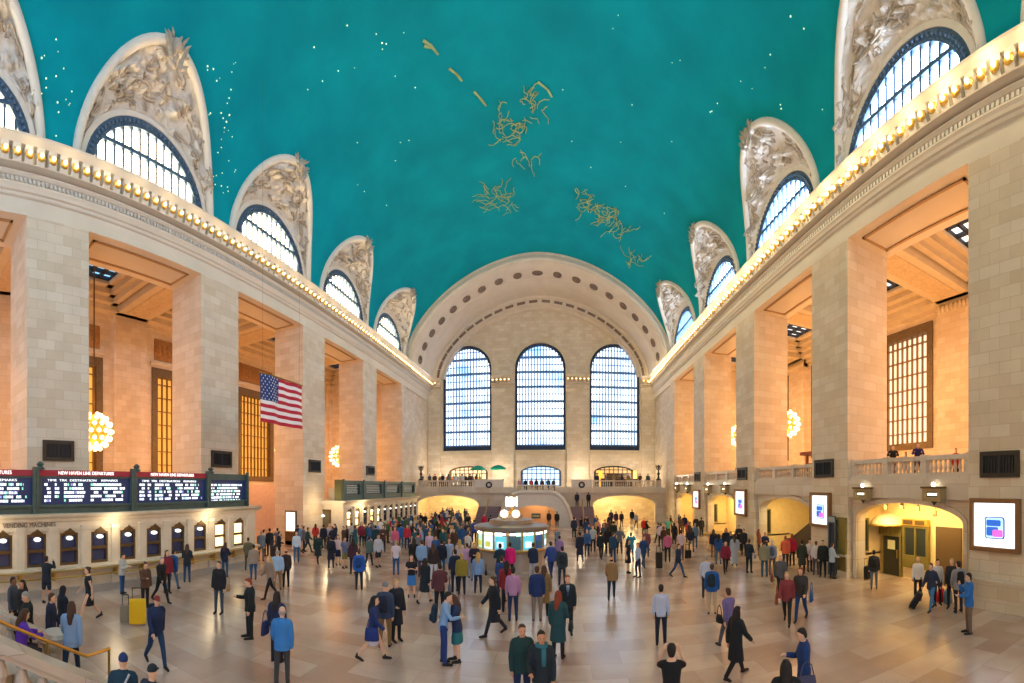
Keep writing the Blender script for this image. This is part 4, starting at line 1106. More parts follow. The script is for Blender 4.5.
# parasols, bar, tables
PARA = mat('teal_parasol_cloth', '1aa890', .7)
for x, y, lab in ((478, 468, 'left one of the two teal parasols on the far balcony'), (498, 467.5, 'right one of the two teal parasols on the far balcony')):
    p = atY(x, y, 53.5); e = empty('parasol', (p.x, 53.5, 4.3), 0, lab, 'parasol', 'teal parasols on the balcony')
    m = MB(); vs = []; fs = []
    for i in range(8):
        for j, (rr, zz) in enumerate(((.05, .45), (.55, .3), (1.0, 0), (1.0, -.14))): a = 2 * PI * i / 8; vs.append((p.x + rr * math.cos(a), 53.5 + rr * math.sin(a), p.z + zz - .1))
    for i in range(8):
        for j in range(3): k = (i + 1) % 8; fs.append((i * 4 + j, k * 4 + j, k * 4 + j + 1, i * 4 + j + 1))
    MB().add(vs, fs).add([(v[0], v[1], v[2] - .02) for v in vs], [tuple(reversed(f)) for f in fs]).build('canopy', PARA, e)
    MB().tube([(p.x, 53.5, 4.3), (p.x, 53.5, p.z + .35)], .04, 6).build('pole', BRASS, e)
    MB().lathe([(.3, 0), (.3, .08), (.05, .12)], (p.x, 53.5, 4.3), 10).build('base', BLACK, e)
e = empty('balcony_bar', (7.9, 55.0, 4.3), 0, 'dark bar with two yellow pillars on the right of the far balcony', 'bar')
MB().box(5.6, 10.4, 54.7, 55.2, 4.3, 5.4).box(5.5, 10.5, 54.6, 55.3, 5.4, 5.48).build('counter', mat('dark_bar_wood', '3a2c24', .4), e)
for x in (5.6, 10.2):
    MB().box(x - .22, x + .22, 55.4, 55.8, 4.3, 6.5).build('lit_pillar', emit('bar_pillar_glow', 'f0b030', 1.0, False), e)
MB().box(6.2, 9.8, 56.0, 56.4, 4.3, 6.1).build('shelf_unit', mat('dark_bar_wood', '3a2c24', .4), e)
m = None
for k in range(4): MB().box(6.4, 9.6, 55.95, 56.0, 4.9 + k * .3, 4.94 + k * .3).build('bottle_shelf', BRASS, e)
def candelabra(x, y, lab):
    p = atY(x, y, YBAL + .1); e = empty('candelabra', (p.x, YBAL + .1, 5.2), 0, lab, 'lamp', 'bronze candelabra on the far balcony')
    c = (p.x, YBAL + .1, 5.2)
    MB().box(p.x - .3, p.x + .3, YBAL - .08, YBAL + .4, 4.32, 5.1).box(p.x - .36, p.x + .36, YBAL - .13, YBAL + .45, 5.08, 5.2).build('marble_pedestal', MARBLE, e)
    MB().lathe([(.32, 0), (.3, .12), (.14, .25), (.1, .6), (.2, .8), (.1, 1.0), (.08, 1.5), (.2, 1.7), (.08, 1.9)], c, 10).build('stem', BRONZE, e)
    for k in range(5):
        a = 2 * PI * k / 5; q = (c[0] + .38 * math.cos(a), c[1] + .38 * math.sin(a), c[2] + 1.75)
        MB().tube([(c[0], c[1], c[2] + 1.4), ((c[0] + q[0]) / 2, (c[1] + q[1]) / 2, c[2] + 1.3), q], .04, 5).build('arm', BRONZE, e)
        MB().ball((q[0], q[1], q[2] + .1), .1, n=7, m=5).build('globe', mat('dim_opal', 'cfc0a0', .5), e)
candelabra(421, 474, 'bronze candelabra at the left end of the far balcony'); candelabra(658.5, 474, 'bronze candelabra at the right end of the far balcony')
tb = None
for i, x in enumerate((-16.2, -14.3, -12.6, -10.9)):
    e = empty('cafe_table', (x, 52.6, 4.3), 0, 'small round cafe table with white cloth behind the far balustrade', 'table', 'cafe tables on the far balcony')
    MB().lathe([(.45, .72), (.45, .76), (.02, .77)], (x, 52.6, 4.3), 12).build('table_top', mat('white_cloth', 'ece6dc', .8), e)
    MB().lathe([(.28, 0), (.25, .05), (.05, .1), (.05, .72)], (x, 52.6, 4.3), 8).build('pedestal', BRONZE, e)
# ================================================================== INFORMATION BOOTH
BX, BY = -2.42, 22.0
e = empty('information_booth', (BX, BY, 0), 0, 'round marble information booth with glazed upper part in the middle of the floor', 'booth')
c = (BX, BY, 0); N = 16
MB().lathe([(1.9, 0), (1.9, .2), (1.75, .28), (1.75, 1.12), (1.9, 1.2), (2.0, 1.24), (2.0, 1.34), (1.7, 1.36)], c, N).build('marble_base', mat('booth_beige_marble', 'b8aea0', .3, var=.08), e)
MB().tube([(BX + 2.05 * math.cos(2 * PI * k / 32), BY + 2.05 * math.sin(2 * PI * k / 32), 1.3) for k in range(32)], .05, 6, True).build('counter_rail', BRASS, e)
MB().lathe([(1.95, 2.2), (2.0, 2.26), (2.0, 2.36), (1.9, 2.42), (1.2, 2.52), (1.15, 2.7), (.6, 2.78), (.55, 2.95), (.3, 3.0)], c, N).build('roof', mat('booth_bronze_roof', '8a7a6c', .4, .3), e)
PCOL = [emit('panel_teal', '58b4c4', .7, False), emit('panel_blue_white', 'd0e4f4', .9, False), emit('panel_navy', '2c4a7c', .5, False), emit('panel_yellow_green', 'b4b850', .7, False), emit('panel_mint', '9fd8c8', .8, False), emit('panel_dark', '34505a', .4, False)]
pick = [0, 5, 0, 4, 2, 1, 3, 0, 5, 4, 1, 0, 5, 0, 2, 0]
for k in range(N):
    a0, a1 = 2 * PI * k / N, 2 * PI * (k + 1) / N
    P = lambda a, r, z: (BX + r * math.cos(a), BY + r * math.sin(a), z)
    am = (a0 + a1) / 2
    q = [P(a0 + .03, 1.78, 1.36), P(a1 - .03, 1.78, 1.36), P(a1 - .03, 1.78, 1.98), P(a0 + .03, 1.78, 1.98)]
    qi = [P(a0 + .03, 1.74, 1.36), P(a1 - .03, 1.74, 1.36), P(a1 - .03, 1.74, 1.98), P(a0 + .03, 1.74, 1.98)]
    BOXF = [(0, 1, 2, 3), (7, 6, 5, 4), (0, 4, 5, 1), (1, 5, 6, 2), (2, 6, 7, 3), (3, 7, 4, 0)]
    g = MB().add(q + qi, BOXF).build('display_panel', PCOL[pick[k]], e)
    d = [P(am - .1, 1.82, 1.45), P(am + .08, 1.82, 1.45), P(am + .08, 1.82, 1.72), P(am - .1, 1.82, 1.72)]; di = [P(am - .1, 1.78, 1.45), P(am + .08, 1.78, 1.45), P(am + .08, 1.78, 1.72), P(am - .1, 1.78, 1.72)]
    MB().add(d + di, BOXF).build('leaflet_panel', PCOL[(pick[k] * 2 + 1) % 6], g)
    q = [P(a0 + .06, 1.84, 2.04), P(a1 - .06, 1.84, 2.04), P(a1 - .06, 1.84, 2.14), P(a0 + .06, 1.84, 2.14)]; qi = [P(a0 + .06, 1.76, 2.04), P(a1 - .06, 1.76, 2.04), P(a1 - .06, 1.76, 2.14), P(a0 + .06, 1.76, 2.14)]
    MB().add(q + qi, BOXF).build('strip_lamp', emit('booth_strip', 'fff6e0', 2.0, False), e)
    MB().tube([P(a0, 1.82, 1.34), P(a0, 1.82, 2.22)], .05, 6).build('mullion', BRASS, e)
OPAL = emit('opal_dial', (1, .93, .72, 1), 1.5, False)
e = empty('four_faced_clock', (BX, BY, 3.0), 0, 'glowing four-faced brass clock on top of the information booth', 'clock')
MB().lathe([(.3, 0), (.28, .08), (.1, .14), (.08, .3), (.14, .36)], (BX, BY, 3.0), 12).build('stem', BRASS, e)
MB().ball((BX, BY, 3.62), .3, n=14, m=10).build('body', BRASS, e, smooth=True)
MB().lathe([(.08, 0), (.05, .1), (.01, .18)], (BX, BY, 3.9), 8).build('finial', BRASS, e)
for k in range(4):
    a = PI / 4 + .78 + k * PI / 2; d = Vector((math.cos(a), math.sin(a), 0))
    mm = MB().lathe([(.27, 0), (.27, .05), (.02, .06)], (0, 0, 0), 16).mesh('dial', OPAL)
    o = link(mm, 'dial', e, local=True); o.matrix_basis = Matrix.Translation(Vector((0, 0, .62)) + d * .24) @ Vector((0, 0, 1)).rotation_difference(d).to_matrix().to_4x4()
    hm = MB().box(-.012, .012, -.02, .2, .06, .075).box(-.02, .14, -.012, .012, .06, .075).mesh('hands', BLACK); link(hm, 'hands', o, local=True)
for s in (-1, 1):
    e = empty('globe_lamp', (BX + s * .3, BY - .75, 2.8), 0, 'warm globe lamp on the booth roof, %s of the clock' % ('left' if s < 0 else 'right'), 'lamp')
    MB().lathe([(.1, 0), (.08, .06), (.04, .1)], (BX + s * .3, BY - .75, 2.785), 8).build('foot', BRASS, e)
    MB().ball((BX + s * .3, BY - .75, 3.03), .2, n=10, m=7).build('globe', emit('globe_glow', (1, .88, .62, 1), 2.0, False), e)
# ================================================================== NEAR STAIR
SX0, SX1 = -9.0, -6.75
m = MB(); rise, run = .16, .302
for i in range(22): m.box(SX0, SX1, -4.0, 4.1 - i * run, i * rise, (i + 1) * rise)
s_(m.build('floor_near_stairs', MARBLE))
def stair_balustrade(x0, x1, lab, yend, zoff):
    xm = (x0 + x1) / 2; e = empty('stair_balustrade', (xm, yend, 0), 0, lab, 'balustrade')
    zt = lambda y: zoff + .53 * (3.54 - y)
    yb = -3.8; ye = yend - .5
    MB().prism([(yb, 0), (ye + .2, 0), (ye + .2, zt(ye + .2) - .78), (yb, zt(yb) - .78)], YZ(x0), 0, x1 - x0).build('stringer', MARBLE, e)
    m = MB()
    for k in range(2):
        a, b, w = ((.16, 0, .0) if k == 0 else (.26, .16, .05))
        m.prism([(yb, zt(yb) - a), (ye, zt(ye) - a), (ye, zt(ye) - b), (yb, zt(yb) - b)], YZ(x0 - .05 + w), 0, x1 - x0 + .1 - 2 * w)
    # scrolled end
    zc = zt(ye) - .12
    m.lathe([(.34, -.16), (.36, -.1), (.36, .06), (.3, .14), (.02, .16)], (xm, yend - .32, zc), 16)
    m.build('hand_rail', MARBLE, e, smooth=False)
    MB().lathe([(.36, 0), (.36, .2), (.26, .26), (.26, zc - .3), (.32, zc - .16)], (xm, yend - .32, 0), 14).build('newel', MARBLE, e)
    y = ye - .22; pts = []
    while y > -3.6: pts.append((xm, y, zt(y) - .79)); y -= .36
    me = MB().lathe([(.12, 0), (.12, .05), (.07, .08), (.13, .22), (.08, .4), (.06, .46), (.11, .5), (.11, .56)], (0, 0, 0), 10).mesh('baluster', MARBLE)
    for p in pts:
        o = link(me, 'baluster', e, local=True); o.location = (0, p[1] - yend, p[2])
stair_balustrade(-6.75, -6.3, 'heavy stone stair balustrade in the near lower left corner', 4.2, 1.0)
stair_balustrade(-9.4, -9.0, 'farther stone stair balustrade in the lower left, scrolled end on the floor', 4.05, .99)
e = empty('stair_handrail', (-7.75, 4.3, 0), 0, 'thin polished brass handrail on posts in the middle of the near stairs', 'handrail')
zr = lambda y: .92 + .5 * (3.85 - y)
MB().tube([(-7.75, -3, zr(-3)), (-7.75, 3.8, zr(3.8)), (-7.75, 4.35, 1.0)], .035, 8).build('rail', BRASS, e)
for y in (4.33, 2.95, 1.2, -.6):
    i = max(0, int((4.1 - y) / run) + 1) if y < 4.1 else 0
    MB().tube([(-7.75, y, i * rise), (-7.75, y, zr(y) if y < 3.8 else 1.0)], .028, 6).build('post', BRASS, e)
# ================================================================== PEOPLE
def limb(mb, pts, radii, n=8, sy=1.0):
    """closed tapered tube with rounded ends"""
    pts = [Vector(p) for p in pts]
    d0 = (pts[0] - pts[1]).normalized(); d1 = (pts[-1] - pts[-2]).normalized()
    P = [pts[0] + d0 * radii[0] * .85, pts[0] + d0 * radii[0] * .5] + pts + [pts[-1] + d1 * radii[-1] * .5, pts[-1] + d1 * radii[-1] * .85]
    R = [radii[0] * .45, radii[0] * .85] + list(radii) + [radii[-1] * .85, radii[-1] * .45]
    mb.tube(P, R, n)
def rings(mb, prof, xf, n=14):
    """prof: (z, cy, rx, ry) ellipses -> closed loft; xf maps a local point"""
    vs = []; fs = []
    for z, cy, rx, ry in prof:
        vs += [xf(Vector((rx * math.cos(2 * PI * k / n), cy + ry * math.sin(2 * PI * k / n), z))) for k in range(n)]
    for i in range(len(prof) - 1):
        fs += [(i * n + k, i * n + (k + 1) % n, (i + 1) * n + (k + 1) % n, (i + 1) * n + k) for k in range(n)]
    fs += [tuple(reversed(range(n))), tuple((len(prof) - 1) * n + k for k in range(n))]
    mb.add(vs, fs)
REM = {}
def remesh(mb, name, vox, smooth=2, material=None):
    me = mb.mesh(name)
    o = bpy.data.objects.new(name, me); C.objects.link(o)
    r = o.modifiers.new('r', 'REMESH'); r.mode = 'VOXEL'; r.voxel_size = vox; r.use_smooth_shade = True
    if smooth:
        s = o.modifiers.new('s', 'SMOOTH'); s.factor = .5; s.iterations = smooth
    dg = bpy.context.evaluated_depsgraph_get()
    out = bpy.data.meshes.new_from_object(o.evaluated_get(dg))
    bpy.data.objects.remove(o); bpy.data.meshes.remove(me)
    out.name = name; out.materials.clear(); out.materials.append(material or CLOTH0)
    for p in out.polygons: p.use_smooth = True
    return out
CLOTH0 = mat('cloth_plain', '808080', .85)
# pose: lean, (hipL, kneeL), (hipR, kneeR), spread, armL(flex, abd, elbow, inward), armR, head(pitch, yaw)   degrees
POSES = {
 'stand':  (0, (0, 2), (3, 4), 4, (2, 9, 12, 4), (2, 9, 14, 4), (0, 0)),
 'rest':   (1, (-3, 3), (8, 12), 5, (8, 10, 30, 15), (-4, 9, 10, 4), (4, 15)),
 'phone':  (2, (0, 2), (4, 5), 4, (22, 8, 78, 30), (24, 8, 82, 30), (22, 0)),
 'phone1': (1, (0, 2), (4, 5), 4, (2, 9, 12, 4), (25, 8, 80, 25), (16, 0)),
 'fold':   (0, (0, 2), (2, 3), 5, (22, 10, 88, 62), (26, 10, 84, 62), (0, 0)),
 'walk':   (4, (26, 8), (-20, 22), 2, (-20, 8, 18, 2), (22, 8, 24, 2), (0, 0)),
 'walk2':  (4, (-16, 24), (22, 6), 2, (20, 8, 28, 4), (-16, 8, 16, 2), (2, 0)),
 'point':  (0, (0, 2), (4, 5), 5, (2, 9, 12, 4), (85, 25, 12, 0), (0, -20)),
 'photo':  (-2, (0, 2), (3, 4), 5, (70, 14, 78, 30), (70, 14, 78, 30), (-4, 0)),
 'hug':    (8, (-2, 2), (6, 6), 4, (30, 12, 62, 45), (34, 12, 58, 45), (14, 0)),
 'sit':    (6, (82, 80), (80, 84), 8, (40, 10, 50, 25), (44, 10, 45, 30), (20, 0)),
 'hips':   (0, (0, 2), (2, 3), 8, (-18, 34, 72, 30), (-18, 34, 72, 30), (0, 0)),
 'chin':   (0, (0, 2), (3, 4), 5, (28, 8, 60, 50), (40, 6, 120, 20), (4, 0)),
 'carry':  (1, (0, 2), (5, 6), 4, (4, 10, 14, 2), (12, 12, 62, 20), (0, 15)),
 'lean':   (24, (-6, 2), (2, 8), 6, (52, 16, 50, 25), (52, 16, 50, 25), (-14, 0)),
 'tow':    (4, (24, 8), (-18, 20), 2, (-26, 12, 4, 0), (18, 8, 24, 2), (0, 0)),
}
def rad(a): return math.radians(a)
class Fig:
    def __init__(s, pose):
        lean, hl, hr, sp, al, ar, hd = POSES[pose]
        s.hd = hd; s.legs = []; hz = .93
        def dirv(f, abd, side): return Vector((side * math.sin(rad(abd)), -math.sin(rad(f)) * math.cos(rad(abd)), -math.cos(rad(f)) * math.cos(rad(abd))))
        zs = []
        for side, (hf, kn) in ((1, hl), (-1, hr)):
            h = Vector((side * .095, 0, hz)); k = h + dirv(hf, sp * .6, side) * .43; a = k + dirv(hf - kn, sp * .3, side) * .42
            tip = hf - kn
            s.legs.append((h, k, a, tip)); zs.append(a.z - .075)
        dz = -min(zs); s.dz = dz
        s.legs = [tuple([p + Vector((0, 0, dz)) for p in l[:3]] + [l[3]]) for l in s.legs]
        piv = Vector((0, 0, hz + dz)); R = Matrix.Rotation(rad(lean), 3, 'X')
        s.xf = lambda p: piv + R @ (Vector(p) - Vector((0, 0, hz)))
        s.arms = []
        for side, (f, ab, el, inw) in ((1, al), (-1, ar)):
            sh = s.xf((side * .19, 0.01, 1.395)); ft = f - lean * .2
            e = sh + dirv(f, ab, side) * .29
            d = dirv(f + el, ab * .3, side); d = (d + Vector((-side * math.sin(rad(inw)), 0, 0))).normalized()
            w = e + d * .25
            s.arms.append((sh, e, w, d, side))
        hp = s.xf((0, -.015, 1.545)); HR = R @ Matrix.Rotation(rad(hd[1]), 3, 'Z') @ Matrix.Rotation(rad(hd[0]) - rad(lean) * .6, 3, 'X')
        s.hx = lambda p: hp + HR @ Vector(p)
TORSO = [(.80, 0, .13, .10), (.86, 0, .165, .115), (.93, .005, .17, .118), (1.03, 0, .15, .105), (1.13, -.005, .148, .105), (1.25, -.01, .165, .12), (1.35, 0, .178, .118), (1.42, .012, .165, .095), (1.46, .015, .11, .075), (1.5, .01, .062, .06)]
def body_mesh(pose, lod):
    f = Fig(pose); m = MB()
    rings(m, TORSO, f.xf)
    limb(m, [f.xf((0, .012, 1.44)), f.hx((0, .012, -.01))], [.058, .052])
    for h, k, a, tip in f.legs:
        limb(m, [h, h.lerp(k, .5), k, k.lerp(a, .35), a], [.085, .075, .055, .055, .036])
        fd = Vector((0, -math.cos(rad(tip)), math.sin(rad(min(0, tip))) * .6)).normalized()
        limb(m, [a + Vector((0, .03, -.045)), a + Vector((0, 0, -.045)) + fd * .08, a + Vector((0, 0, -.05)) + fd * .16], [.03, .036, .028])
    for sh, e, w, d, side in f.arms:
        limb(m, [f.xf((side * .06, .012, 1.43)), f.xf((side * .13, .012, 1.43)), f.xf((side * .172, .01, 1.417)), sh.lerp(e, .06), sh.lerp(e, .5), e, e.lerp(w, .4), w], [.045, .045, .046, .05, .043, .036, .036, .024])
        # hand: palm, four unequal curled fingers, thumb from the side of the palm
        up = Vector((0, 0, 1)) if abs(d.z) < .8 else Vector((0, -1, 0))
        sd = d.cross(up).normalized() if abs(d.z) < .8 else Vector((0, -1, 0)); sd = (sd - d * sd.dot(d)).normalized()
        nm = d.cross(sd).normalized() * (1 if lod == 0 else 1)
        if nm.dot(Vector((-side, 0, 0))) < 0: nm = -nm
        limb(m, [w, w + d * .05, w + d * .085], [.026, .036, .034])
        if lod == 0:
            for q, L in ((-.027, .062), (-.009, .076), (.009, .072), (.027, .056)):
                b = w + d * .09 + sd * q * -1
                limb(m, [b, b + d * L * .5 + nm * .006, b + d * L * .85 + nm * .026], [.0105, .0105, .009], 6)
            tb = w + d * .03 + sd * .032
            limb(m, [tb, tb + (sd * .7 + d * .7) * .035, tb + (sd * .5 + d * .8) * .06 + nm * .012], [.013, .012, .01], 6)
        else: limb(m, [w + d * .085, w + d * .13 + nm * .02], [.03, .018], 6)
    # head
    H = f.hx
    prof = [(-.035, -.02, .03, .04), (-.02, -.022, .052, .066), (.02, -.012, .066, .085), (.07, 0, .074, .096), (.12, .005, .077, .1), (.16, .008, .07, .09), (.185, .01, .05, .065), (.2, .01, .02, .025)]
    rings(m, prof, H, 16)
    limb(m, [H((0, -.095, .085)), H((0, -.112, .055))], [.012, .016], 6)         # nose
    m.ball(H((0, -.09, .018)), .02, .014, .011, 6, 4)                             # lips
    for sd_ in (1, -1): m.ball(H((sd_ * .077, .01, .075)), .012, .022, .032, 6, 5)
    return remesh(m, 'person_body', .0115 if lod == 0 else .026, 1 if lod == 0 else 1)
def inflated(prof, d): return [(z, cy, rx + d, ry + d) for z, cy, rx, ry in prof]
def top_mesh(pose, kind, lod):
    f = Fig(pose); m = MB(); d = {'shirt': .014, 'tee': .014, 'jacket': .03, 'coat': .035, 'dress': .016, 'longdress': .016}[kind]
    pr = [p for p in inflated(TORSO, d) if p[0] >= .86]
    if kind in ('shirt', 'tee'): pr = [(.84, 0, .178, .13)] + pr
    if kind == 'jacket': pr = [(.8, 0, .2, .155), (.84, 0, .2, .15)] + pr
    if kind == 'coat': pr = [(.48, 0, .235, .2), (.6, 0, .225, .185), (.78, 0, .21, .165)] + pr
    if kind == 'dress': pr = [(.52, 0, .205, .18), (.7, 0, .2, .16), (.8, 0, .19, .14)] + pr
    if kind == 'longdress': pr = [(.14, 0, .24, .22), (.5, 0, .215, .185), (.75, 0, .19, .145)] + pr
    pr = [p for p in pr if p[0] < 1.47] + [(1.47, .012, .085 + d, .07 + d)] + ([(1.5, .012, .072, .07)] if kind in ('jacket', 'coat', 'shirt') else [])
    zz = Fig(pose)
    def xf(p):
        p = Vector(p)
        return f.xf(p) if p.z >= .86 else f.xf((p.x, p.y, .86)) + Vector((0, 0, p.z - .86))
    rings(m, pr, xf, 16)
    for sh, e, w, dd, side in f.arms:
        ds = d * .8
        pts = [f.xf((side * .06, .012, 1.43)), f.xf((side * .13, .012, 1.43)), f.xf((side * .172, .01, 1.417)), sh.lerp(e, .06), sh.lerp(e, .5), e, e.lerp(w, .45), w - dd * .01]
        rd = [.045 + ds * .7, .045 + ds * .8, .047 + ds, .052 + ds, .046 + ds, .041 + ds, .04 + ds, .031 + ds]
        if kind == 'tee': pts, rd = pts[:5], rd[:5]
        if kind == 'dress': pts, rd = pts[:4], rd[:4]
        limb(m, pts, rd)
    if kind in ('jacket', 'coat'):                                    # collar
        limb(m, [f.xf((.07, -.05, 1.46)), f.xf((.08, .04, 1.5)), f.xf((0, .085, 1.51)), f.xf((-.08, .04, 1.5)), f.xf((-.07, -.05, 1.46))], [.018] * 5, 6)
    return remesh(m, 'top', .015 if lod == 0 else .028, 2 if lod == 0 else 1)
def bottom_mesh(pose, kind, lod):
    f = Fig(pose); m = MB()
    P = lambda p: f.xf(p) if p[2] >= .9 else f.xf((p[0], p[1], .9)) + Vector((0, 0, p[2] - .9))
    if kind in ('trousers', 'shorts'):
        rings(m, [(.79, 0, .12, .1), (.85, 0, .178, .128), (.93, .005, .182, .13), (1.0, 0, .168, .12)], P)
        for h, k, a, tip in f.legs:
            if kind == 'trousers': limb(m, [h, h.lerp(k, .5), k, k.lerp(a, .5), a + Vector((0, .0, -.01))], [.1, .088, .07, .062, .052])
            else: limb(m, [h, h.lerp(k, .5), h.lerp(k, .85)], [.105, .1, .09])
    else:                                                              # skirt
        rings(m, [(.5, 0, .2, .17), (.65, 0, .2, .165), (.8, 0, .19, .145), (.93, .005, .182, .13), (1.02, 0, .162, .115)], P)
    return remesh(m, kind, .015 if lod == 0 else .028, 2 if lod == 0 else 1)
def shoe_mesh(pose, side, lod):
    f = Fig(pose); m = MB()
    for h, k, a, tip in f.legs[side:side + 1]:
        fd = Vector((0, -math.cos(rad(tip)), math.sin(rad(min(0, tip))) * .6)).normalized()
        limb(m, [a + Vector((0, .035, -.04)), a + Vector((0, 0, -.038)) + fd * .06, a + Vector((0, 0, -.048)) + fd * .18], [.038, .044, .034])
        limb(m, [a + Vector((0, 0, .03)), a + Vector((0, .01, -.03))], [.044, .04])
    return remesh(m, 'shoe', .013 if lod == 0 else .026, 1)
def hair_mesh(pose, kind, lod):
    f = Fig(pose); H = f.hx; m = MB()
    cap = [(.05, .045, .07, .065), (.09, .04, .082, .076), (.13, .03, .086, .088), (.165, .015, .079, .093), (.2, .012, .058, .07), (.215, .012, .025, .03)]
    if kind == 'bald': cap = [(.03, .05, .06, .05), (.06, .045, .078, .068), (.1, .045, .08, .068), (.115, .05, .07, .055)]
    if kind == 'cap':
        cap = [(.105, .01, .084, .104), (.15, .01, .084, .1), (.19, .012, .066, .08), (.215, .012, .03, .036)]
        rings(m, [(.108, -.1, .06, .075), (.12, -.1, .055, .07)], H)
    if kind == 'beanie': cap = [(.09, .012, .086, .106), (.14, .012, .09, .108), (.19, .014, .07, .085), (.225, .014, .03, .036)]
    if kind == 'hood': cap = [(-.06, .05, .1, .09), (.02, .04, .1, .095), (.1, .02, .1, .105), (.17, .014, .086, .1), (.22, .014, .04, .05)]
    rings(m, cap, H, 14)
    if kind == 'short': rings(m, [(.0, .06, .05, .04), (.06, .055, .074, .06)], H)
    if kind == 'long':
        limb(m, [H((0, .05, .12)), H((0, .075, .02)), f.xf((0, .1, 1.44)), f.xf((0, .12, 1.32))], [.085, .085, .09, .06])
        for s in (1, -1): limb(m, [H((s * .07, .02, .13)), H((s * .082, .015, .03)), f.xf((s * .085, -.0, 1.44))], [.03, .03, .028])
    if kind == 'bun':
        m.ball(H((0, .1, .16)), .05, .045, .045, 8, 6); rings(m, [(.0, .06, .05, .04), (.06, .055, .074, .06)], H)
    return remesh(m, 'hair', .013 if lod == 0 else .026, 1)
CACHE = {}
def cached(fn, *k):
    key = (fn.__name__,) + k
    if key not in CACHE: CACHE[key] = fn(*k)
    return CACHE[key]
SKINS = ['e0b090', 'c98f6c', 'edc4a4', '8a5a3e', 'd39c78']
HAIRS = {'k': '1d1714', 'b': '4a3020', 'y': 'c09a58', 'g': '9a9690', 'r': '8a3a1e', 'w': 'd8d4cc'}
def cm(h):
    c = hexc(h); v = max(c[:3]); k = .68 if v < .5 else .85
    return mat('cloth_' + h, (c[0] * k, c[1] * k, c[2] * k, 1), .85)
def part(me, name, parent, material):
    o = link(me, name, parent, local=True)
    o.material_slots[0].link = 'OBJECT'; o.material_slots[0].material = material
    return o
SKINM = {h: mat('skin_' + h, h, .6) for h in SKINS}
HAIRM = {k: mat('hair_' + h, h, .7) for k, h in HAIRS.items()}
EYE = MB().ball((0, 0, 0), .009, n=6, m=4).mesh('eye', mat('dark_eye', '201814', .3))
MOUTH = MB().ball((0, 0, 0), .022, .006, .006, n=6, m=4).mesh('mouth', mat('lip_colour', '9a4a40', .5))
PEOPLE = []
def person(loc, rel, pose, top, bottom, hair, label, group='people on the concourse floor', skin=0, scale=1.0, shoes='2a2422', near=None, wide=.93):
    """top/bottom: 'kind:hex' (bottom may be '-'); hair: 'kind:key or hex'"""
    loc = Vector(loc); r = math.hypot(loc.x, loc.y); lod = 0 if (r < 15 if near is None else near) else 1
    az = math.atan2(loc.x, loc.y)
    sk = SKINM[SKINS[skin]]
    o = link(cached(body_mesh, pose, lod), 'person'); o.material_slots[0].link = 'OBJECT'; o.material_slots[0].material = sk
    o.location = loc; o.rotation_euler = (0, 0, -az + rad(rel)); o.scale = (scale * wide, scale * wide, scale)
    tag(o, label, 'person', group)
    if ':' in hair:
        k, c = hair.split(':'); part(cached(hair_mesh, pose, k, lod), {'cap': 'cap', 'beanie': 'beanie', 'hood': 'hood'}.get(k, 'hair'), o, HAIRM.get(c) or cm(c))
    k, c = top.split(':'); part(cached(top_mesh, pose, k, lod), {'tee': 'shirt', 'longdress': 'dress'}.get(k, k), o, cm(c))
    if ':' in bottom: k, c = bottom.split(':'); part(cached(bottom_mesh, pose, k, lod), k, o, cm(c))
    for q in (0, 1): part(cached(shoe_mesh, pose, q, lod), 'shoe', o, cm(shoes))
    if lod == 0 and abs((rel + 180) % 360 - 180) < 120:
        f = Fig(pose)
        for s in (1, -1): e = link(EYE, 'eye', o, local=True); e.location = f.hx((s * .032, -.093, .092))
        e = link(MOUTH, 'mouth', o, local=True); e.location = f.hx((0, -.1, .02))
    PEOPLE.append((loc.x, loc.y)); return o
# ---- bags: things of their own
def local_at(o, p): return o.matrix_basis @ Vector(p)
def bag(o, kind, colour, label, side=-1):
    m = cm(colour); f = None
    rz = o.rotation_euler.z; M = o.matrix_basis
    if kind == 'backpack':
        e = empty('backpack', local_at(o, (0, .2, 1.0)), rz, label, 'backpack')
        mb = MB(); rings(mb, [(1.0, .245, .1, .05), (1.03, .25, .14, .075), (1.2, .25, .145, .08), (1.36, .24, .13, .07), (1.43, .23, .09, .045)], lambda p: M @ p, 14)
        mb.build('pack', m, e, smooth=True)
        mb = MB(); rings(mb, [(1.05, .33, .09, .03), (1.08, .335, .1, .04), (1.18, .335, .1, .035), (1.2, .33, .09, .02)], lambda p: M @ p, 12); mb.build('pocket', m, e, smooth=True)
    elif kind in ('shoulder_bag', 'tote_bag'):
        w, h, z = (.15, .22, .78) if kind == 'shoulder_bag' else (.2, .34, .62)
        cx = side * .37
        e = empty(kind, local_at(o, (cx, 0, z)), rz, label, 'bag')
        mb = MB(); rings(mb, [(z, 0, .05, w * .9), (z + .03, 0, .065, w), (z + h * .6, 0, .06, w * .95), (z + h, 0, .03, w * .85)], lambda p: M @ (p + Vector((cx, 0, 0))), 12); mb.build('pouch', m, e, smooth=True)
        mb = MB().tube([M @ Vector((cx, y, zz)) for y, zz in ((w * .7, z + h), (w * .45, z + h + .2), (0, z + h + .27), (-w * .45, z + h + .2), (-w * .7, z + h))], .012, 5); mb.build('strap', m, e)
    elif kind == 'suitcase':
        return suitcase(local_at(o, (side * .42, .25, 0)), rz, colour, label)
    return e
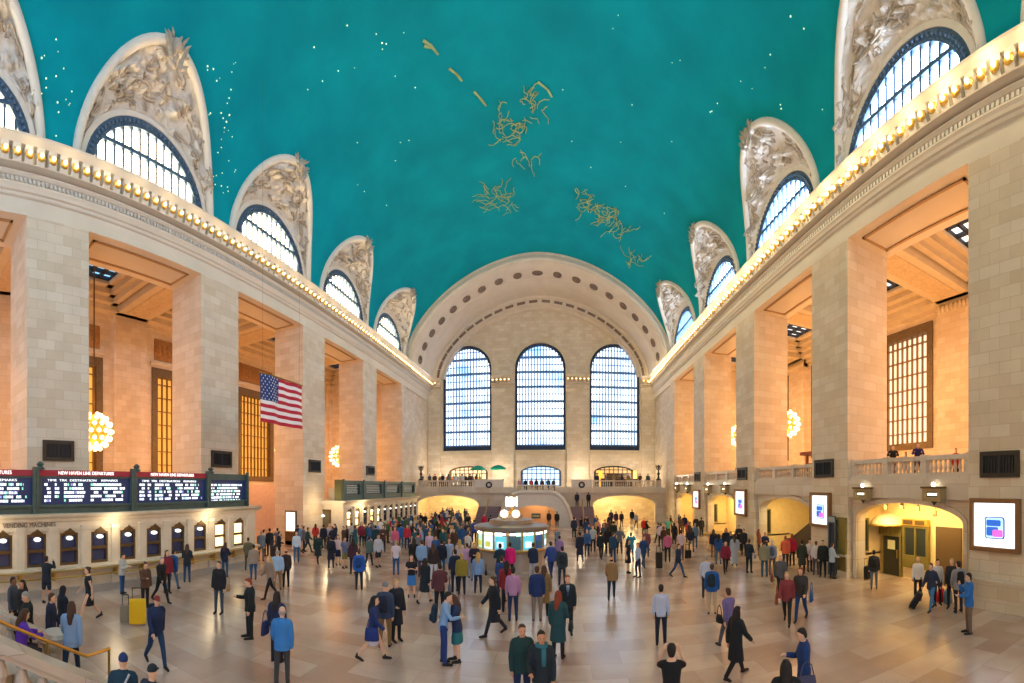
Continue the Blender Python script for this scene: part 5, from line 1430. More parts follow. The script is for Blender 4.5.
def suitcase(loc, rz, colour, label, h=.62, w=.42, tilt=0.0):
    e = empty('suitcase', loc, rz, label, 'suitcase'); m = cm(colour)
    T = Matrix.Translation(loc) @ Matrix.Rotation(rz, 4, 'Z') @ Matrix.Rotation(tilt, 4, 'X')
    mb = MB(); rings(mb, [(.06, 0, w * .46, .1), (.09, 0, w * .5, .12), (h, 0, w * .5, .12), (h + .04, 0, w * .45, .09)], lambda p: T @ Vector((max(-w * .48, min(w * .48, p.x * 1.25)), max(-.115, min(.115, p.y * 1.25)), p.z)), 16); mb.build('case', m, e)
    for s in (-1, 1):
        MB().tube([T @ Vector((s * w * .3, .09, h)), T @ Vector((s * w * .3, .09, h + .38))], .012, 5).build('handle_tube', BLACK, e)
        MB().ball(T @ Vector((s * w * .35, .08, .04)), .035, n=8, m=6).build('wheel', BLACK, e)
    MB().tube([T @ Vector((-w * .3, .09, h + .38)), T @ Vector((w * .3, .09, h + .38))], .018, 6).build('handle_grip', BLACK, e)
    return e
# ---- everyone who can be told apart: (x, y, mode, facing, pose, top, bottom, hair, skin, label[, bag...])
# mode f: y is the foot pixel; h: y is the crown of the head
def at(x, y, mode, ht=1.72, z=0.0):
    if mode == 'f': return floor_at(x, y, z)
    r = F * (CAMZ - z - ht) / (y - CY); a = th(x)
    return Vector((r * math.sin(a), r * math.cos(a), z))
DESK = floor_at(720, 549)
def clear_of(p, gap=.56):
    """slide along the same sight line until clear of walls, booths, counter and neighbours"""
    for q in range(160):
        k = 1.0 + (-1 if q % 2 else 1) * .003 * ((q + 1) // 2) * (1 if q < 60 else 1.6)
        x, y = p.x * k, p.y * k
        if math.hypot(x - DESK.x, y - DESK.y) < 1.6 or any((x - a) ** 2 + (y - b) ** 2 < gap * gap for a, b in PEOPLE): continue
        bad = x > 12.35 or (x < -14.95 and (y < 18.9 or 28.2 < y < 46.2)) or (x < -17.3) or math.hypot(x - BX, y - BY) < 2.4 or (-9.98 < x < -8.7 and y < 4.5) or (45.3 < y < 51 and -7 < x < 2 and not -4.2 < x < -.5)
        if not bad: return Vector((x, y, p.z))
    return p
FOLK = [
 # lower left, by the stairs
 (13, 577, 'h', 60, 'stand', 'jacket:5a606c', 'trousers:20242c', 'short:k', 3, 'person in grey suit jacket behind the far stair balustrade, nearest the left edge'),
 (23, 577, 'h', -60, 'rest', 'coat:17191f', 'trousers:17191f', 'long:k', 1, 'person in long black coat facing the grey suit by the far stair balustrade'),
 (28, 595, 'h', -70, 'phone', 'jacket:15201f', 'trousers:15181c', 'short:g', 0, 'grey-haired person in black jacket and white shirt looking down beside the far stair balustrade'),
 (51, 598, 'h', 70, 'rest', 'jacket:243050', 'trousers:20242e', 'short:b', 0, 'person in navy and maroon jacket beside the scrolled balustrade end'),
 (63, 586, 'h', 120, 'stand', 'coat:191f30', 'trousers:15171c', 'hood:191f30', 1, 'person in dark hooded coat standing behind the one in pale blue hoodie'),
 (64, 664, 'f', 165, 'walk2', 'jacket:8fb0d8', 'trousers:1f3a5a', 'long:b', 0, 'person in pale blue hoodie and dark jeans stepping onto the near stairs'),
 (89, 619, 'f', -85, 'walk', 'dress:17202c', '-', 'bun:b', 0, 'person in black short dress striding left with bare legs'),
 (46.5, 595, 'f', 160, 'photo', 'jacket:1b2838', 'shorts:1b2838', 'short:k', 1, 'person in black standing at the ticket windows with both hands raised'),
 (156, 665, 'f', 25, 'walk', 'jacket:1d3560', 'trousers:1f4a78', 'cap:a04038', 0, 'person in navy jacket and jeans with red cap striding past the yellow suitcase'),
 (145, 609, 'f', 30, 'phone1', 'jacket:6b4a38', 'trousers:201c1e', 'bun:b', 0, 'person in brown jacket standing behind the yellow suitcase'),
 (161, 602, 'f', 40, 'walk', 'jacket:17191f', 'trousers:17191f', 'short:g', 0, 'person in black suit and white shirt walking right behind the yellow suitcase'),
 (173, 590, 'f', 150, 'walk2', 'jacket:2860a8', 'trousers:5a86b8', 'short:k', 0, 'person in bright blue jacket and pale jeans near the ticket windows'),
 (167, 592, 'f', 30, 'stand', 'jacket:98283c', 'trousers:2a2430', 'long:b', 0, 'person in dark red jacket close beside the bright blue jacket by the ticket windows'),
 (187, 575, 'f', 170, 'phone', 'jacket:22303c', 'trousers:28507c', 'long:b', 0, 'person in dark jacket and jeans at the window counter, eighth window'),
 (122, 586, 'f', 60, 'phone', 'jacket:c8c4bc', 'trousers:285a90', 'short:k', 4, 'person in pale grey jacket and jeans by the window counter with phone'),
 (219, 613, 'f', -25, 'stand', 'jacket:20222a', 'trousers:46586c', 'short:b', 0, 'person in black top carrying a large beige bag, alone near the ticket booth'),
 (250, 638, 'f', -80, 'phone1', 'jacket:182426', 'trousers:162022', 'short:r', 0, 'stout person in black suit standing alone, facing left and holding a phone'),
 (225, 577, 'f', 150, 'phone1', 'jacket:1f2a48', 'trousers:2c6088', 'long:b', 0, 'person in navy top and jeans in front of the lit ticket window'),
 (277, 662, 'f', 150, 'stand', 'jacket:263258', 'trousers:1a1e2c', 'long:k', 0, 'dark-haired person with a navy tote beside the bright blue blazer'),
 (282, 685, 'f', 170, 'rest', 'jacket:3c86cc', 'trousers:4a4a4c', 'bald:g', 0, 'bald person in bright blue blazer and grey trousers seen from behind'),
 (123, 654, 'h', 175, 'rest', 'jacket:1c4258', 'trousers:1a2430', 'beanie:24407a', 0, 'person in dark teal jacket and blue beanie with a pale strap, lower left'),
 (151, 664, 'h', 130, 'rest', 'jacket:28384a', 'trousers:20242c', 'cap:24343c', 0, 'person in dark cap at the bottom edge right of the blue beanie'),
 # left middle
 (248, 568, 'f', 170, 'rest', 'jacket:6d6a52', 'trousers:5a5844', 'short:b', 0, 'person in olive jacket and trousers by the end of the ticket booth'),
 (253.5, 580, 'f', 190, 'stand', 'jacket:b8a490', 'trousers:2c5c8c', 'short:k', 0, 'person in beige top and jeans just in front of the olive jacket'),
 (261, 561, 'f', 160, 'rest', 'jacket:7d92a4', 'trousers:70787c', 'short:g', 0, 'person in grey-blue top behind the olive jacket'),
 (264, 545, 'f', 120, 'stand', 'shirt:eceae8', 'trousers:32343c', 'short:k', 0, 'person in white shirt at the booth corner lamp'),
 (269.5, 546, 'f', 200, 'stand', 'jacket:262a38', 'trousers:20222c', 'short:k', 0, 'person in black jacket right beside the white shirt at the booth corner'),
 (277.5, 545, 'f', 180, 'hips', 'tee:868a90', 'trousers:4a5464', 'short:k', 0, 'person in grey top standing before the peach wall left of the lit notice'),
 (279, 560, 'f', 90, 'carry', 'jacket:28303c', 'trousers:24242c', 'short:k', 0, 'person in dark jacket left of the white-shirt-and-jeans figure'),
 (273, 574, 'f', 70, 'rest', 'jacket:3c2c2a', 'trousers:24242a', 'long:k', 1, 'person in dark brown jacket behind the big pale blue shirt'),
 (277.5, 590, 'f', 180, 'rest', 'shirt:a8c8ea', 'trousers:b08a60', 'short:g', 0, 'person in large pale blue shirt and tan trousers seen from behind'),
 (286, 588, 'f', 190, 'stand', 'jacket:3a3034', 'trousers:1e2024', 'bald:k', 4, 'person in dark clothes at the right elbow of the pale blue shirt'),
 (270, 598, 'f', -60, 'walk', 'jacket:b09884', 'trousers:202228', 'long:y', 0, 'person in beige top and black trousers walking in front of the pale blue shirt'),
 (296.5, 562, 'f', 0, 'stand', 'shirt:d8e4f0', 'trousers:3a74a8', 'long:b', 0, 'person in white shirt and jeans facing the camera below the lit notice'),
 (298, 547, 'f', 170, 'stand', 'jacket:22345c', 'trousers:2c5058', 'short:k', 0, 'person in navy jacket behind the white shirt and jeans'),
 (302, 546, 'f', 10, 'rest', 'jacket:7ca0c8', 'trousers:3a4a5c', 'short:b', 0, 'person in light blue jacket beside the navy jacket near the lit notice'),
 (304, 539, 'f', 90, 'stand', 'jacket:70747c', 'trousers:363c48', 'short:k', 0, 'person in grey jacket beside the pier left of the second booth'),
 (307.5, 551, 'f', 100, 'walk', 'jacket:2c5458', 'trousers:283c44', 'short:b', 0, 'person in dark green jacket striding right'),
 (315.5, 547, 'f', 180, 'rest', 'jacket:dc4038', 'trousers:34423c', 'long:k', 0, 'person in bright red jacket near the side door of the second booth'),
 (318, 563, 'f', 20, 'walk2', 'coat:243c38', 'trousers:24343c', 'long:b', 0, 'person in dark green coat below the bright red jacket'),
 (323.5, 549, 'f', 190, 'stand', 'jacket:263048', 'trousers:28303c', 'short:k', 0, 'person in navy jacket right of the bright red jacket'),
 (331, 568, 'f', 170, 'rest', 'coat:222a40', 'trousers:1c2028', 'short:k', 0, 'person in dark navy coat with backpack, right of the green coat'),
 (338, 565, 'f', 20, 'stand', 'tee:e0c8cc', 'skirt:26305c', 'long:b', 0, 'person in pink top and navy skirt with bare legs'),
 (329.6, 549, 'f', 0, 'stand', 'shirt:e4d0d0', 'trousers:4a4858', 'long:y', 0, 'person in pale pink shirt behind the dark navy coat'),
 (344.5, 568, 'f', 30, 'rest', 'tee:6c7ca4', 'shorts:8c8c5c', 'short:b', 0, 'person in blue-grey top and olive shorts with bare legs'),
 (353, 574, 'f', 200, 'carry', 'jacket:4c2c3c', 'trousers:22222c', 'long:k', 0, 'person in dark maroon jacket above the bright blue backpack'),
 (347, 549, 'f', 90, 'hips', 'jacket:22303c', 'trousers:28304c', 'short:k', 0, 'person in black jacket before the side door of the second booth'),
 (351.5, 546, 'f', 180, 'stand', 'tee:c8ccd0', 'trousers:5c6470', 'short:b', 0, 'person in pale grey top beside the corner of the second booth'),
 (361.5, 547, 'f', 10, 'stand', 'jacket:a83448', 'trousers:2c2c38', 'long:b', 0, 'person in crimson scarf and jacket before the lit windows of the second booth'),
 (369, 566, 'f', 160, 'walk2', 'jacket:68827c', 'trousers:28383c', 'short:k', 0, 'person in grey-green jacket walking away'),
 (378, 567, 'f', 30, 'rest', 'jacket:c4c4cc', 'shorts:34343c', 'short:b', 4, 'person in pale grey cardigan and dark shorts'),
 (375.5, 551, 'f', 190, 'stand', 'jacket:1f4c5c', 'trousers:28303c', 'short:k', 0, 'broad person in dark teal jacket behind the grey cardigan'),
 (383, 552, 'f', 0, 'fold', 'jacket:5c4038', 'trousers:2c2c38', 'short:b', 0, 'person in brown jacket with folded arms before the second booth'),
 (380.5, 541, 'f', 180, 'stand', 'shirt:ece8e8', 'trousers:44444c', 'short:k', 0, 'person in white shirt close to the lit windows of the second booth'),
 (395, 554, 'f', 0, 'stand', 'shirt:e06c8c', 'trousers:6c88b8', 'long:b', 0, 'person in pink top in front of the second booth crowd'),
 (401, 548, 'f', 180, 'stand', 'jacket:2c70c0', 'trousers:4870a0', 'short:k', 0, 'person in strong blue jacket in front of the second booth'),
 (407, 549, 'f', 10, 'rest', 'jacket:c83044', 'trousers:283c70', 'long:b', 0, 'person in red jacket and blue trousers amid the left crowd'),
 (396, 575, 'f', 180, 'stand', 'tee:ecdce4', 'trousers:3468a0', 'short:y', 0, 'person in white and pink top and jeans at the near edge of the left crowd'),
 (359, 590, 'f', 170, 'stand', 'jacket:2064c8', 'trousers:1c2c40', 'short:b', 0, 'person in vivid blue jacket standing alone, seen from behind'),
 (385, 647, 'f', 165, 'rest', 'jacket:3c5070', 'trousers:a08054', 'beanie:8a9498', 0, 'person in slate jacket and khaki trousers with grey beanie'),
 (396, 641, 'f', 30, 'carry', 'coat:1c2434', 'trousers:1a1c24', 'short:y', 0, 'person in long black coat beside the khaki trousers'),
 (373, 660, 'f', 85, 'walk', 'jacket:263c78', 'skirt:d8d4e8', 'long:k', 0, 'dark-haired person in navy jacket and white skirt striding right with large blue tote'),
 (411.5, 597, 'f', 0, 'fold', 'tee:22222c', 'skirt:3c84d0', 'long:b', 0, 'person in black top and bright blue skirt with black tights'),
 (424.5, 603, 'f', 150, 'walk2', 'coat:1e2c38', '-', 'long:k', 0, 'person in long dark coat right of the bright blue skirt'),
 (439.5, 614, 'f', 185, 'carry', 'jacket:6c3c44', 'trousers:181c24', 'short:k', 0, 'person in maroon-brown jacket with a grey shoulder bag'),
 (443.5, 664, 'f', 85, 'hug', 'shirt:8cb4e0', 'trousers:24448c', 'short:k', 0, 'person in denim shirt and blue trousers embracing the teal skirt'),
 (457, 662, 'f', -85, 'hug', 'jacket:243c68', 'skirt:2c8088', 'long:b', 0, 'person in navy top and teal skirt embraced by the denim shirt'),
 (461.7, 595, 'f', 180, 'stand', 'jacket:a89838', 'trousers:202830', 'short:y', 0, 'person in mustard yellow jacket seen from behind'),
 (455, 592, 'f', 200, 'rest', 'jacket:22304c', 'trousers:1f2a3c', 'short:k', 0, 'person in dark navy jacket left of the mustard yellow jacket'),
 (478, 593, 'f', 175, 'rest', 'jacket:88acdc', 'trousers:20304c', 'long:y', 0, 'blond person in light denim jacket right of the mustard yellow jacket'),
 (494, 635, 'f', -70, 'walk', 'coat:1a2430', 'trousers:1c2838', 'bun:b', 0, 'person in black knee coat striding left in front of the booth'),
 (513, 621, 'f', 180, 'stand', 'shirt:c894bc', 'trousers:24406c', 'short:k', 0, 'person in pink checked shirt and jeans seen from behind'),
 (506.5, 612, 'f', 175, 'stand', 'jacket:a82c38', 'trousers:242430', 'long:k', 0, 'person in red top left of the pink checked shirt'),
 (501.5, 602, 'f', 160, 'rest', 'jacket:34589c', 'trousers:283c68', 'short:b', 0, 'person in blue denim jacket behind the red top'),
 (510, 579, 'f', 180, 'stand', 'jacket:ec1c84', 'trousers:282c48', 'short:k', 0, 'person in magenta jacket at the information booth counter'),
 (500, 576, 'f', 200, 'fold', 'jacket:1c3c50', 'trousers:28709c', 'short:k', 0, 'person in dark teal jacket left of the magenta jacket at the booth'),
 (533, 579, 'f', 160, 'rest', 'jacket:28385c', 'trousers:c4ccdc', 'short:b', 0, 'person in navy jacket at the right end of the booth counter'),
 (537, 621, 'f', 178, 'stand', 'jacket:24407c', 'trousers:a09488', 'short:b', 0, 'person in navy sweater and grey-beige trousers seen from behind'),
 (544, 616, 'f', 172, 'stand', 'coat:a88c5c', 'trousers:283444', 'long:b', 0, 'person in tan long coat right of the navy sweater'),
 (567.5, 634, 'f', 5, 'stand', 'jacket:1c2c34', 'trousers:1c242c', 'short:r', 0, 'person in dark suit with pale shirt and tie facing the camera'),
 (558, 659, 'f', 160, 'carry', 'coat:285860', 'trousers:1c2430', 'long:r', 0, 'red-haired person in dark teal coat in front of the suit and tie'),
 (551, 578, 'f', 200, 'walk2', 'jacket:3458b0', 'trousers:2c4880', 'short:b', 0, 'person in blue jacket walking beside the booth'),
 (562, 585, 'f', 180, 'rest', 'jacket:34505c', 'trousers:2c4050', 'short:k', 0, 'person in slate jacket with a dark backpack right of the booth'),
 (559.5, 566, 'f', 180, 'stand', 'shirt:a888c0', 'trousers:44405c', 'short:k', 0, 'person in lilac shirt right of the booth'),
 (557, 553, 'f', 20, 'point', 'tee:8c9cb4', 'trousers:344868', 'short:y', 0, 'person with arm flung out right of the booth'),
 (522, 711, 'f', 8, 'stand', 'jacket:1c4444', 'trousers:22305c', 'short:b', 4, 'person in dark green sweater at the bottom centre, largest of all'),
 (541.5, 627, 'h', -5, 'carry', 'jacket:26323a', 'trousers:787c88', 'bun:k', 1, 'person in teal scarf and dark jacket beside the dark green sweater'),
 # right of centre
 (611.5, 599, 'f', 178, 'walk2', 'jacket:b08a58', 'trousers:1c3448', 'bald:k', 4, 'person in tan jacket and dark jeans walking away alone'),
 (661, 645, 'f', 180, 'stand', 'shirt:ccd4ec', 'trousers:20283c', 'short:k', 0, 'person in white shirt and black trousers standing alone, seen from behind'),
 (671.5, 643, 'h', 180, 'photo', 'tee:14161c', 'trousers:22304c', 'short:k', 0, 'person in black tee with raised arms at the bottom edge'),
 (628, 573, 'f', 60, 'rest', 'dress:20263c', '-', 'long:k', 0, 'person in navy dress with bare legs touching the pale blue shirt'),
 (638, 577, 'f', -60, 'rest', 'shirt:b4c8ec', 'trousers:20305c', 'short:r', 0, 'person in pale blue shirt and navy trousers facing the navy dress'),
 (631, 562, 'f', 180, 'photo', 'jacket:2c9cc0', 'trousers:3c6088', 'short:b', 0, 'person in turquoise jacket with raised arms behind the navy dress'),
 (580, 562, 'f', 190, 'walk', 'coat:242c48', 'trousers:20243c', 'short:k', 0, 'person in dark navy coat striding right of the booth'),
 (587, 556, 'f', 10, 'rest', 'jacket:4474b4', 'trousers:243858', 'short:g', 0, 'person in mid blue jacket beside the dark navy coat'),
 (593, 552, 'f', 0, 'stand', 'tee:b4c4cc', 'trousers:2c3440', 'short:b', 0, 'person in pale grey-blue top between two dark walkers'),
 (601, 559, 'f', 170, 'walk', 'jacket:22303c', 'trousers:1e2838', 'short:k', 0, 'person in black jacket striding between the booth and the tan jacket'),
 (608, 554, 'f', 180, 'stand', 'jacket:1e1e26', 'trousers:22242c', 'long:k', 0, 'person in black top right of the striding black jacket'),
 (613.5, 545, 'f', 180, 'stand', 'coat:2c3c34', 'trousers:24302c', 'short:k', 0, 'person in blackish green coat at the edge of the lit passage'),
 (613, 562, 'f', 150, 'stand', 'jacket:2c587c', 'trousers:2c4868', 'short:b', 0, 'person in steel blue jacket just above the tan jacket'),
 (619.5, 554, 'f', 180, 'hips', 'jacket:7c8090', 'trousers:3c3c44', 'short:g', 0, 'person in grey jacket with hands on hips'),
 (574, 538, 'f', 180, 'stand', 'jacket:283c5c', 'trousers:24283c', 'short:k', 0, 'person in dark blue at the foot of the right far stairs'),
 (586, 539, 'f', 200, 'rest', 'jacket:2c4c80', 'trousers:28344c', 'short:k', 0, 'person in blue jacket at the foot of the right far stairs'),
 (549, 527, 'f', 0, 'stand', 'jacket:3c2c2c', 'trousers:28242c', 'short:k', 3, 'person in dark clothes inside the niche, left of its pair'),
 (557, 527, 'f', 0, 'stand', 'jacket:28282e', 'trousers:24242c', 'short:k', 3, 'person in dark clothes inside the niche, right of its pair'),
 (598, 541, 'f', 10, 'stand', 'shirt:d490a4', 'trousers:705868', 'long:b', 0, 'person in dusty pink top before the lit passage'),
 (605, 542, 'f', 0, 'rest', 'jacket:8c5c5c', 'trousers:4c3c3c', 'short:k', 1, 'person in brick-coloured jacket before the lit passage'),
 (611, 526, 'f', 0, 'stand', 'jacket:3c2c48', 'trousers:282434', 'short:k', 3, 'person in dark purple in the lit passage, left of three'),
 (616, 527, 'f', 180, 'stand', 'jacket:4c2c5c', 'trousers:302438', 'short:k', 3, 'person in plum jacket in the lit passage, middle of three'),
 (621.5, 527, 'f', 20, 'rest', 'jacket:2c2c44', 'trousers:242838', 'short:k', 1, 'person in midnight blue in the lit passage, right of three'),
 (632, 525, 'f', 180, 'stand', 'jacket:24283c', 'trousers:20242c', 'short:k', 1, 'person in black deep in the lit passage, left of a pair'),
 (636, 528, 'f', 10, 'walk', 'shirt:9ca4bc', 'trousers:34384c', 'short:g', 0, 'person in grey shirt deep in the lit passage, right of a pair'),
 (644, 537, 'f', 180, 'stand', 'jacket:e02c20', 'trousers:4c3c3c', 'cap:e02c20', 0, 'person in scarlet jacket and cap near the passage mouth'),
 (646.5, 557, 'f', 180, 'stand', 'jacket:9c5c64', 'trousers:4c3c48', 'short:g', 0, 'person in brownish red jacket below the scarlet cap'),
 (643.5, 567, 'f', 30, 'walk2', 'jacket:2c548c', 'trousers:34608c', 'short:b', 0, 'person in blue denim right of the pale blue shirt'),
 (660.7, 547, 'f', 180, 'stand', 'shirt:ecdce4', 'trousers:28283c', 'short:k', 0, 'person in white shirt and dark trousers left of the mint top'),
 (668, 539, 'f', 10, 'stand', 'tee:7cdcb8', 'trousers:2c3838', 'short:b', 0, 'person in mint green top'),
 (675.5, 541, 'f', 0, 'stand', 'tee:f0d8d0', 'trousers:3c3434', 'long:r', 0, 'person in white and red top right of the mint top'),
 (680.5, 536, 'f', 180, 'stand', 'jacket:7c5c44', 'trousers:40342c', 'short:b', 0, 'person in brown jacket behind the white and red top'),
 (684.5, 534, 'f', 0, 'stand', 'jacket:28305c', 'trousers:282c3c', 'short:k', 1, 'person in navy left of the orange-red top'),
 (688, 542, 'f', 20, 'rest', 'tee:ec5040', 'trousers:34302c', 'short:k', 0, 'person in orange-red top and dark trousers below the lantern pair'),
 (696, 534, 'f', 0, 'stand', 'jacket:28282c', 'trousers:242428', 'short:g', 0, 'person in dark suit under the smallest poster, left of two'),
 (701.5, 536, 'f', 180, 'stand', 'jacket:383434', 'trousers:2c2828', 'short:k', 0, 'person in dark suit under the smallest poster, right of two'),
 (695, 548, 'f', 190, 'stand', 'shirt:7c9cb8', 'trousers:2c70a0', 'short:g', 0, 'person in blue-grey shirt and jeans below the two dark suits'),
 (667.6, 562, 'f', 185, 'stand', 'shirt:d86c98', 'trousers:22242c', 'short:b', 0, 'person in raspberry checked shirt and black trousers'),
 (681, 560, 'f', 180, 'stand', 'tee:dcc8d4', 'trousers:585c74', 'short:k', 0, 'person in pale pink top right of the raspberry shirt'),
 (678, 577, 'f', 60, 'walk', 'jacket:2c3858', 'trousers:2c5c90', 'short:b', 0, 'person in navy jacket and jeans striding in front of the raspberry shirt'),
 (713.5, 557, 'f', 200, 'stand', 'jacket:222c48', 'trousers:a88470', 'long:b', 0, 'person in navy jacket with bare legs left of the blue-jacketed group'),
 (718.5, 564, 'f', 170, 'rest', 'jacket:285ca0', 'trousers:6484a8', 'long:k', 0, 'person in royal blue jacket in the group by the round counter'),
 (726, 556, 'f', 0, 'stand', 'jacket:22283c', 'trousers:2c303c', 'long:k', 1, 'person in black jacket in the group by the round counter'),
 (730.5, 560, 'f', 30, 'rest', 'jacket:28344c', 'trousers:34405c', 'short:b', 0, 'person in dark blue jacket left of the long grey dress'),
 (734.5, 566, 'f', 180, 'stand', 'longdress:b8c0d0', '-', 'long:b', 0, 'person in long pale grey dress'),
 (725.5, 573, 'f', 10, 'walk2', 'jacket:a02c4c', 'trousers:342830', 'short:b', 0, 'person in raspberry red jacket nearest the camera in the counter group'),
 (739, 546, 'f', 0, 'fold', 'jacket:20242c', 'trousers:1c2024', 'short:k', 0, 'person in black suit under the narrow poster, left of two'),
 (743.7, 545, 'f', -20, 'stand', 'jacket:2c2c34', 'trousers:24242a', 'short:b', 0, 'person in black suit under the narrow poster, right of two'),
 (749, 573, 'f', 150, 'carry', 'jacket:1f3040', 'trousers:1f2c30', 'short:b', 0, 'person in dark suit carrying a pale folder under the arm'),
 (765, 560, 'f', 20, 'fold', 'jacket:223058', 'trousers:28346c', 'short:y', 0, 'person in navy jacket in front of the escalator arch'),
 (772, 575, 'f', 180, 'stand', 'shirt:a8acc4', 'trousers:7c7068', 'short:w', 0, 'white-haired person in pale shirt and brown trousers with grey backpack'),
 (764.5, 575, 'f', 180, 'stand', 'jacket:a8a88c', 'trousers:2c6890', 'short:b', 0, 'person in pale olive jacket and jeans left of the white hair'),
 (759, 550, 'f', 90, 'stand', 'jacket:b46450', 'trousers:6c4838', 'long:r', 0, 'person in terracotta jacket at the left edge of the escalator arch'),
 (785.5, 556, 'f', 180, 'walk2', 'jacket:f07048', 'trousers:2c3440', 'short:r', 0, 'person in coral orange jacket by the escalator'),
 (792, 561, 'f', 200, 'rest', 'jacket:d01c4c', 'trousers:20242c', 'long:r', 0, 'person in crimson jacket right of the coral orange one'),
 (802, 561, 'f', 180, 'stand', 'coat:3c4034', 'trousers:2c2c28', 'short:k', 0, 'person in blackish olive coat by the escalator foot'),
 (809.5, 565, 'f', 30, 'phone1', 'shirt:ecdcd4', 'trousers:26304c', 'short:k', 0, 'person in white shirt and navy trousers under the escalator-side poster'),
 (816, 575, 'f', 190, 'stand', 'shirt:f0e8ec', 'trousers:5c5c6c', 'short:b', 0, 'person in white shirt and grey trousers with pinkish bag'),
 (822.8, 571, 'f', -10, 'stand', 'jacket:1c2424', 'trousers:1a1c20', 'short:b', 0, 'person in black suit between two white-shirted people'),
 (832, 574, 'f', 120, 'carry', 'jacket:b4c4d8', 'trousers:222a3c', 'short:b', 0, 'person in pale blue top with dark bag beside the information screen'),
 (780.5, 597, 'f', 10, 'walk2', 'jacket:6c6c70', 'trousers:24242a', 'bald:b', 0, 'person in grey jacket with large red-brown bag'),
 (787, 623, 'f', -5, 'walk', 'jacket:a04448', 'trousers:22282c', 'short:y', 0, 'person in red checked jacket walking towards the camera'),
 (801, 621, 'f', -15, 'walk2', 'jacket:4c4440', 'trousers:28508c', 'long:r', 0, 'person in dark top and jeans with blue bag right of the red checked jacket'),
 (804, 628, 'h', -80, 'phone1', 'jacket:1f488c', 'trousers:24508c', 'short:k', 0, 'person in blue hoodie facing left with phone at the bottom right'),
 (786, 660, 'h', 180, 'stand', 'jacket:1c2024', 'trousers:20222a', 'long:k', 0, 'dark-haired person in black jacket at the bottom edge beside the blue hoodie'),
 (729, 648, 'f', -140, 'walk', 'shirt:8c7cb4', 'trousers:5c6078', 'short:b', 0, 'person in purple checked shirt striding left'),
 (736, 677, 'f', 130, 'walk', 'coat:1c242c', 'trousers:201c22', 'long:k', 0, 'person in long black coat with black hair overlapping the purple shirt'),
 (712, 614, 'f', 175, 'stand', 'jacket:2468b8', 'trousers:c8b898', 'short:b', 0, 'person in blue jacket and cream trousers with dark backpack'),
 (706, 598, 'f', 178, 'stand', 'shirt:ccd4e8', 'trousers:28344c', 'short:g', 0, 'person in white shirt standing behind the dark backpack'),
 # far right
 (918, 597, 'f', -10, 'stand', 'shirt:f0ece8', 'trousers:1f2230', 'bald:r', 0, 'balding person in white shirt and black trousers left of the navy sweater'),
 (931.5, 610, 'f', -30, 'tow', 'jacket:34405c', 'trousers:4c86bc', 'short:b', 0, 'person in navy sweater and light jeans towing a black suitcase'),
 (937.5, 596, 'f', 20, 'stand', 'shirt:ece8e8', 'trousers:20222c', 'short:k', 0, 'person in white shirt and black trousers behind the navy sweater'),
 (952, 601, 'f', -20, 'rest', 'jacket:34303c', 'trousers:2c2c38', 'short:y', 0, 'person in dark top behind the red bag'),
 (958.5, 606, 'f', 200, 'rest', 'jacket:a8a8b0', 'trousers:20243c', 'short:k', 0, 'person in grey top and dark trousers with black backpack near the right wall'),
 (969, 633, 'f', -75, 'chin', 'jacket:2c78cc', 'trousers:8c7868', 'short:k', 0, 'person in bright blue sweater standing alone at the far right'),
 (874, 580, 'f', 180, 'stand', 'jacket:28303c', 'trousers:6c7c94', 'short:k', 0, 'person with dark backpack and grey jeans at the left of the nearest gate arch'),
 # crowd in front of the far stairs that still shows its colours
 (474, 542, 'f', 170, 'stand', 'jacket:1c50c8', 'trousers:283c68', 'short:k', 0, 'person in vivid ultramarine jacket by the left end of the booth'),
 (484, 532, 'f', 0, 'stand', 'jacket:dc2c4c', 'trousers:3c3040', 'short:k', 0, 'person in bright red jacket at the foot of the left far stairs'),
 (490.5, 533, 'f', 180, 'stand', 'jacket:283850', 'trousers:28282c', 'short:k', 0, 'person in dark jacket right of the bright red jacket at the left far stairs'),
 (468, 532, 'f', 10, 'stand', 'jacket:1c1c28', 'trousers:202430', 'short:r', 0, 'person in black beside the white-lit end of the left passage'),
 (459.5, 573, 'f', 180, 'stand', 'tee:f0ccc4', 'trousers:3c4c70', 'long:y', 0, 'blond person in pale peach top left of the booth'),
 (467, 578, 'f', 190, 'rest', 'shirt:d4a8cc', 'trousers:b0bcd8', 'short:b', 0, 'person in pink-lilac shirt behind the mustard yellow jacket'),
 (474.5, 577, 'f', 0, 'fold', 'jacket:2c2c40', 'trousers:88a8d0', 'long:y', 0, 'person in black jacket and pale jeans at the left of the booth base'),
 (449, 574, 'f', 10, 'stand', 'dress:a8bcdc', '-', 'long:b', 0, 'person in pale blue dress with brown boots'),
 (441.5, 576, 'f', 180, 'stand', 'jacket:1f2840', 'trousers:285c90', 'short:k', 0, 'person in black-navy jacket and jeans left of the pale blue dress'),
 (433.5, 581, 'f', 175, 'stand', 'jacket:3c3030', 'trousers:d4dcec', 'long:b', 0, 'long-haired person in dark brown jacket and white trousers'),
 (421.5, 577, 'f', 185, 'rest', 'jacket:90b4dc', 'trousers:5c4c6c', 'short:b', 0, 'person in light denim jacket left of the white trousers'),
 (414, 574, 'f', 170, 'stand', 'jacket:20242c', 'trousers:34303c', 'long:k', 0, 'person in black jacket left of the light denim jacket'),
 (429.5, 562, 'f', 0, 'stand', 'tee:e0c0d8', 'trousers:6c7c9c', 'short:r', 0, 'person in rose-white top in the middle of the left crowd'),
]
WHO = {}
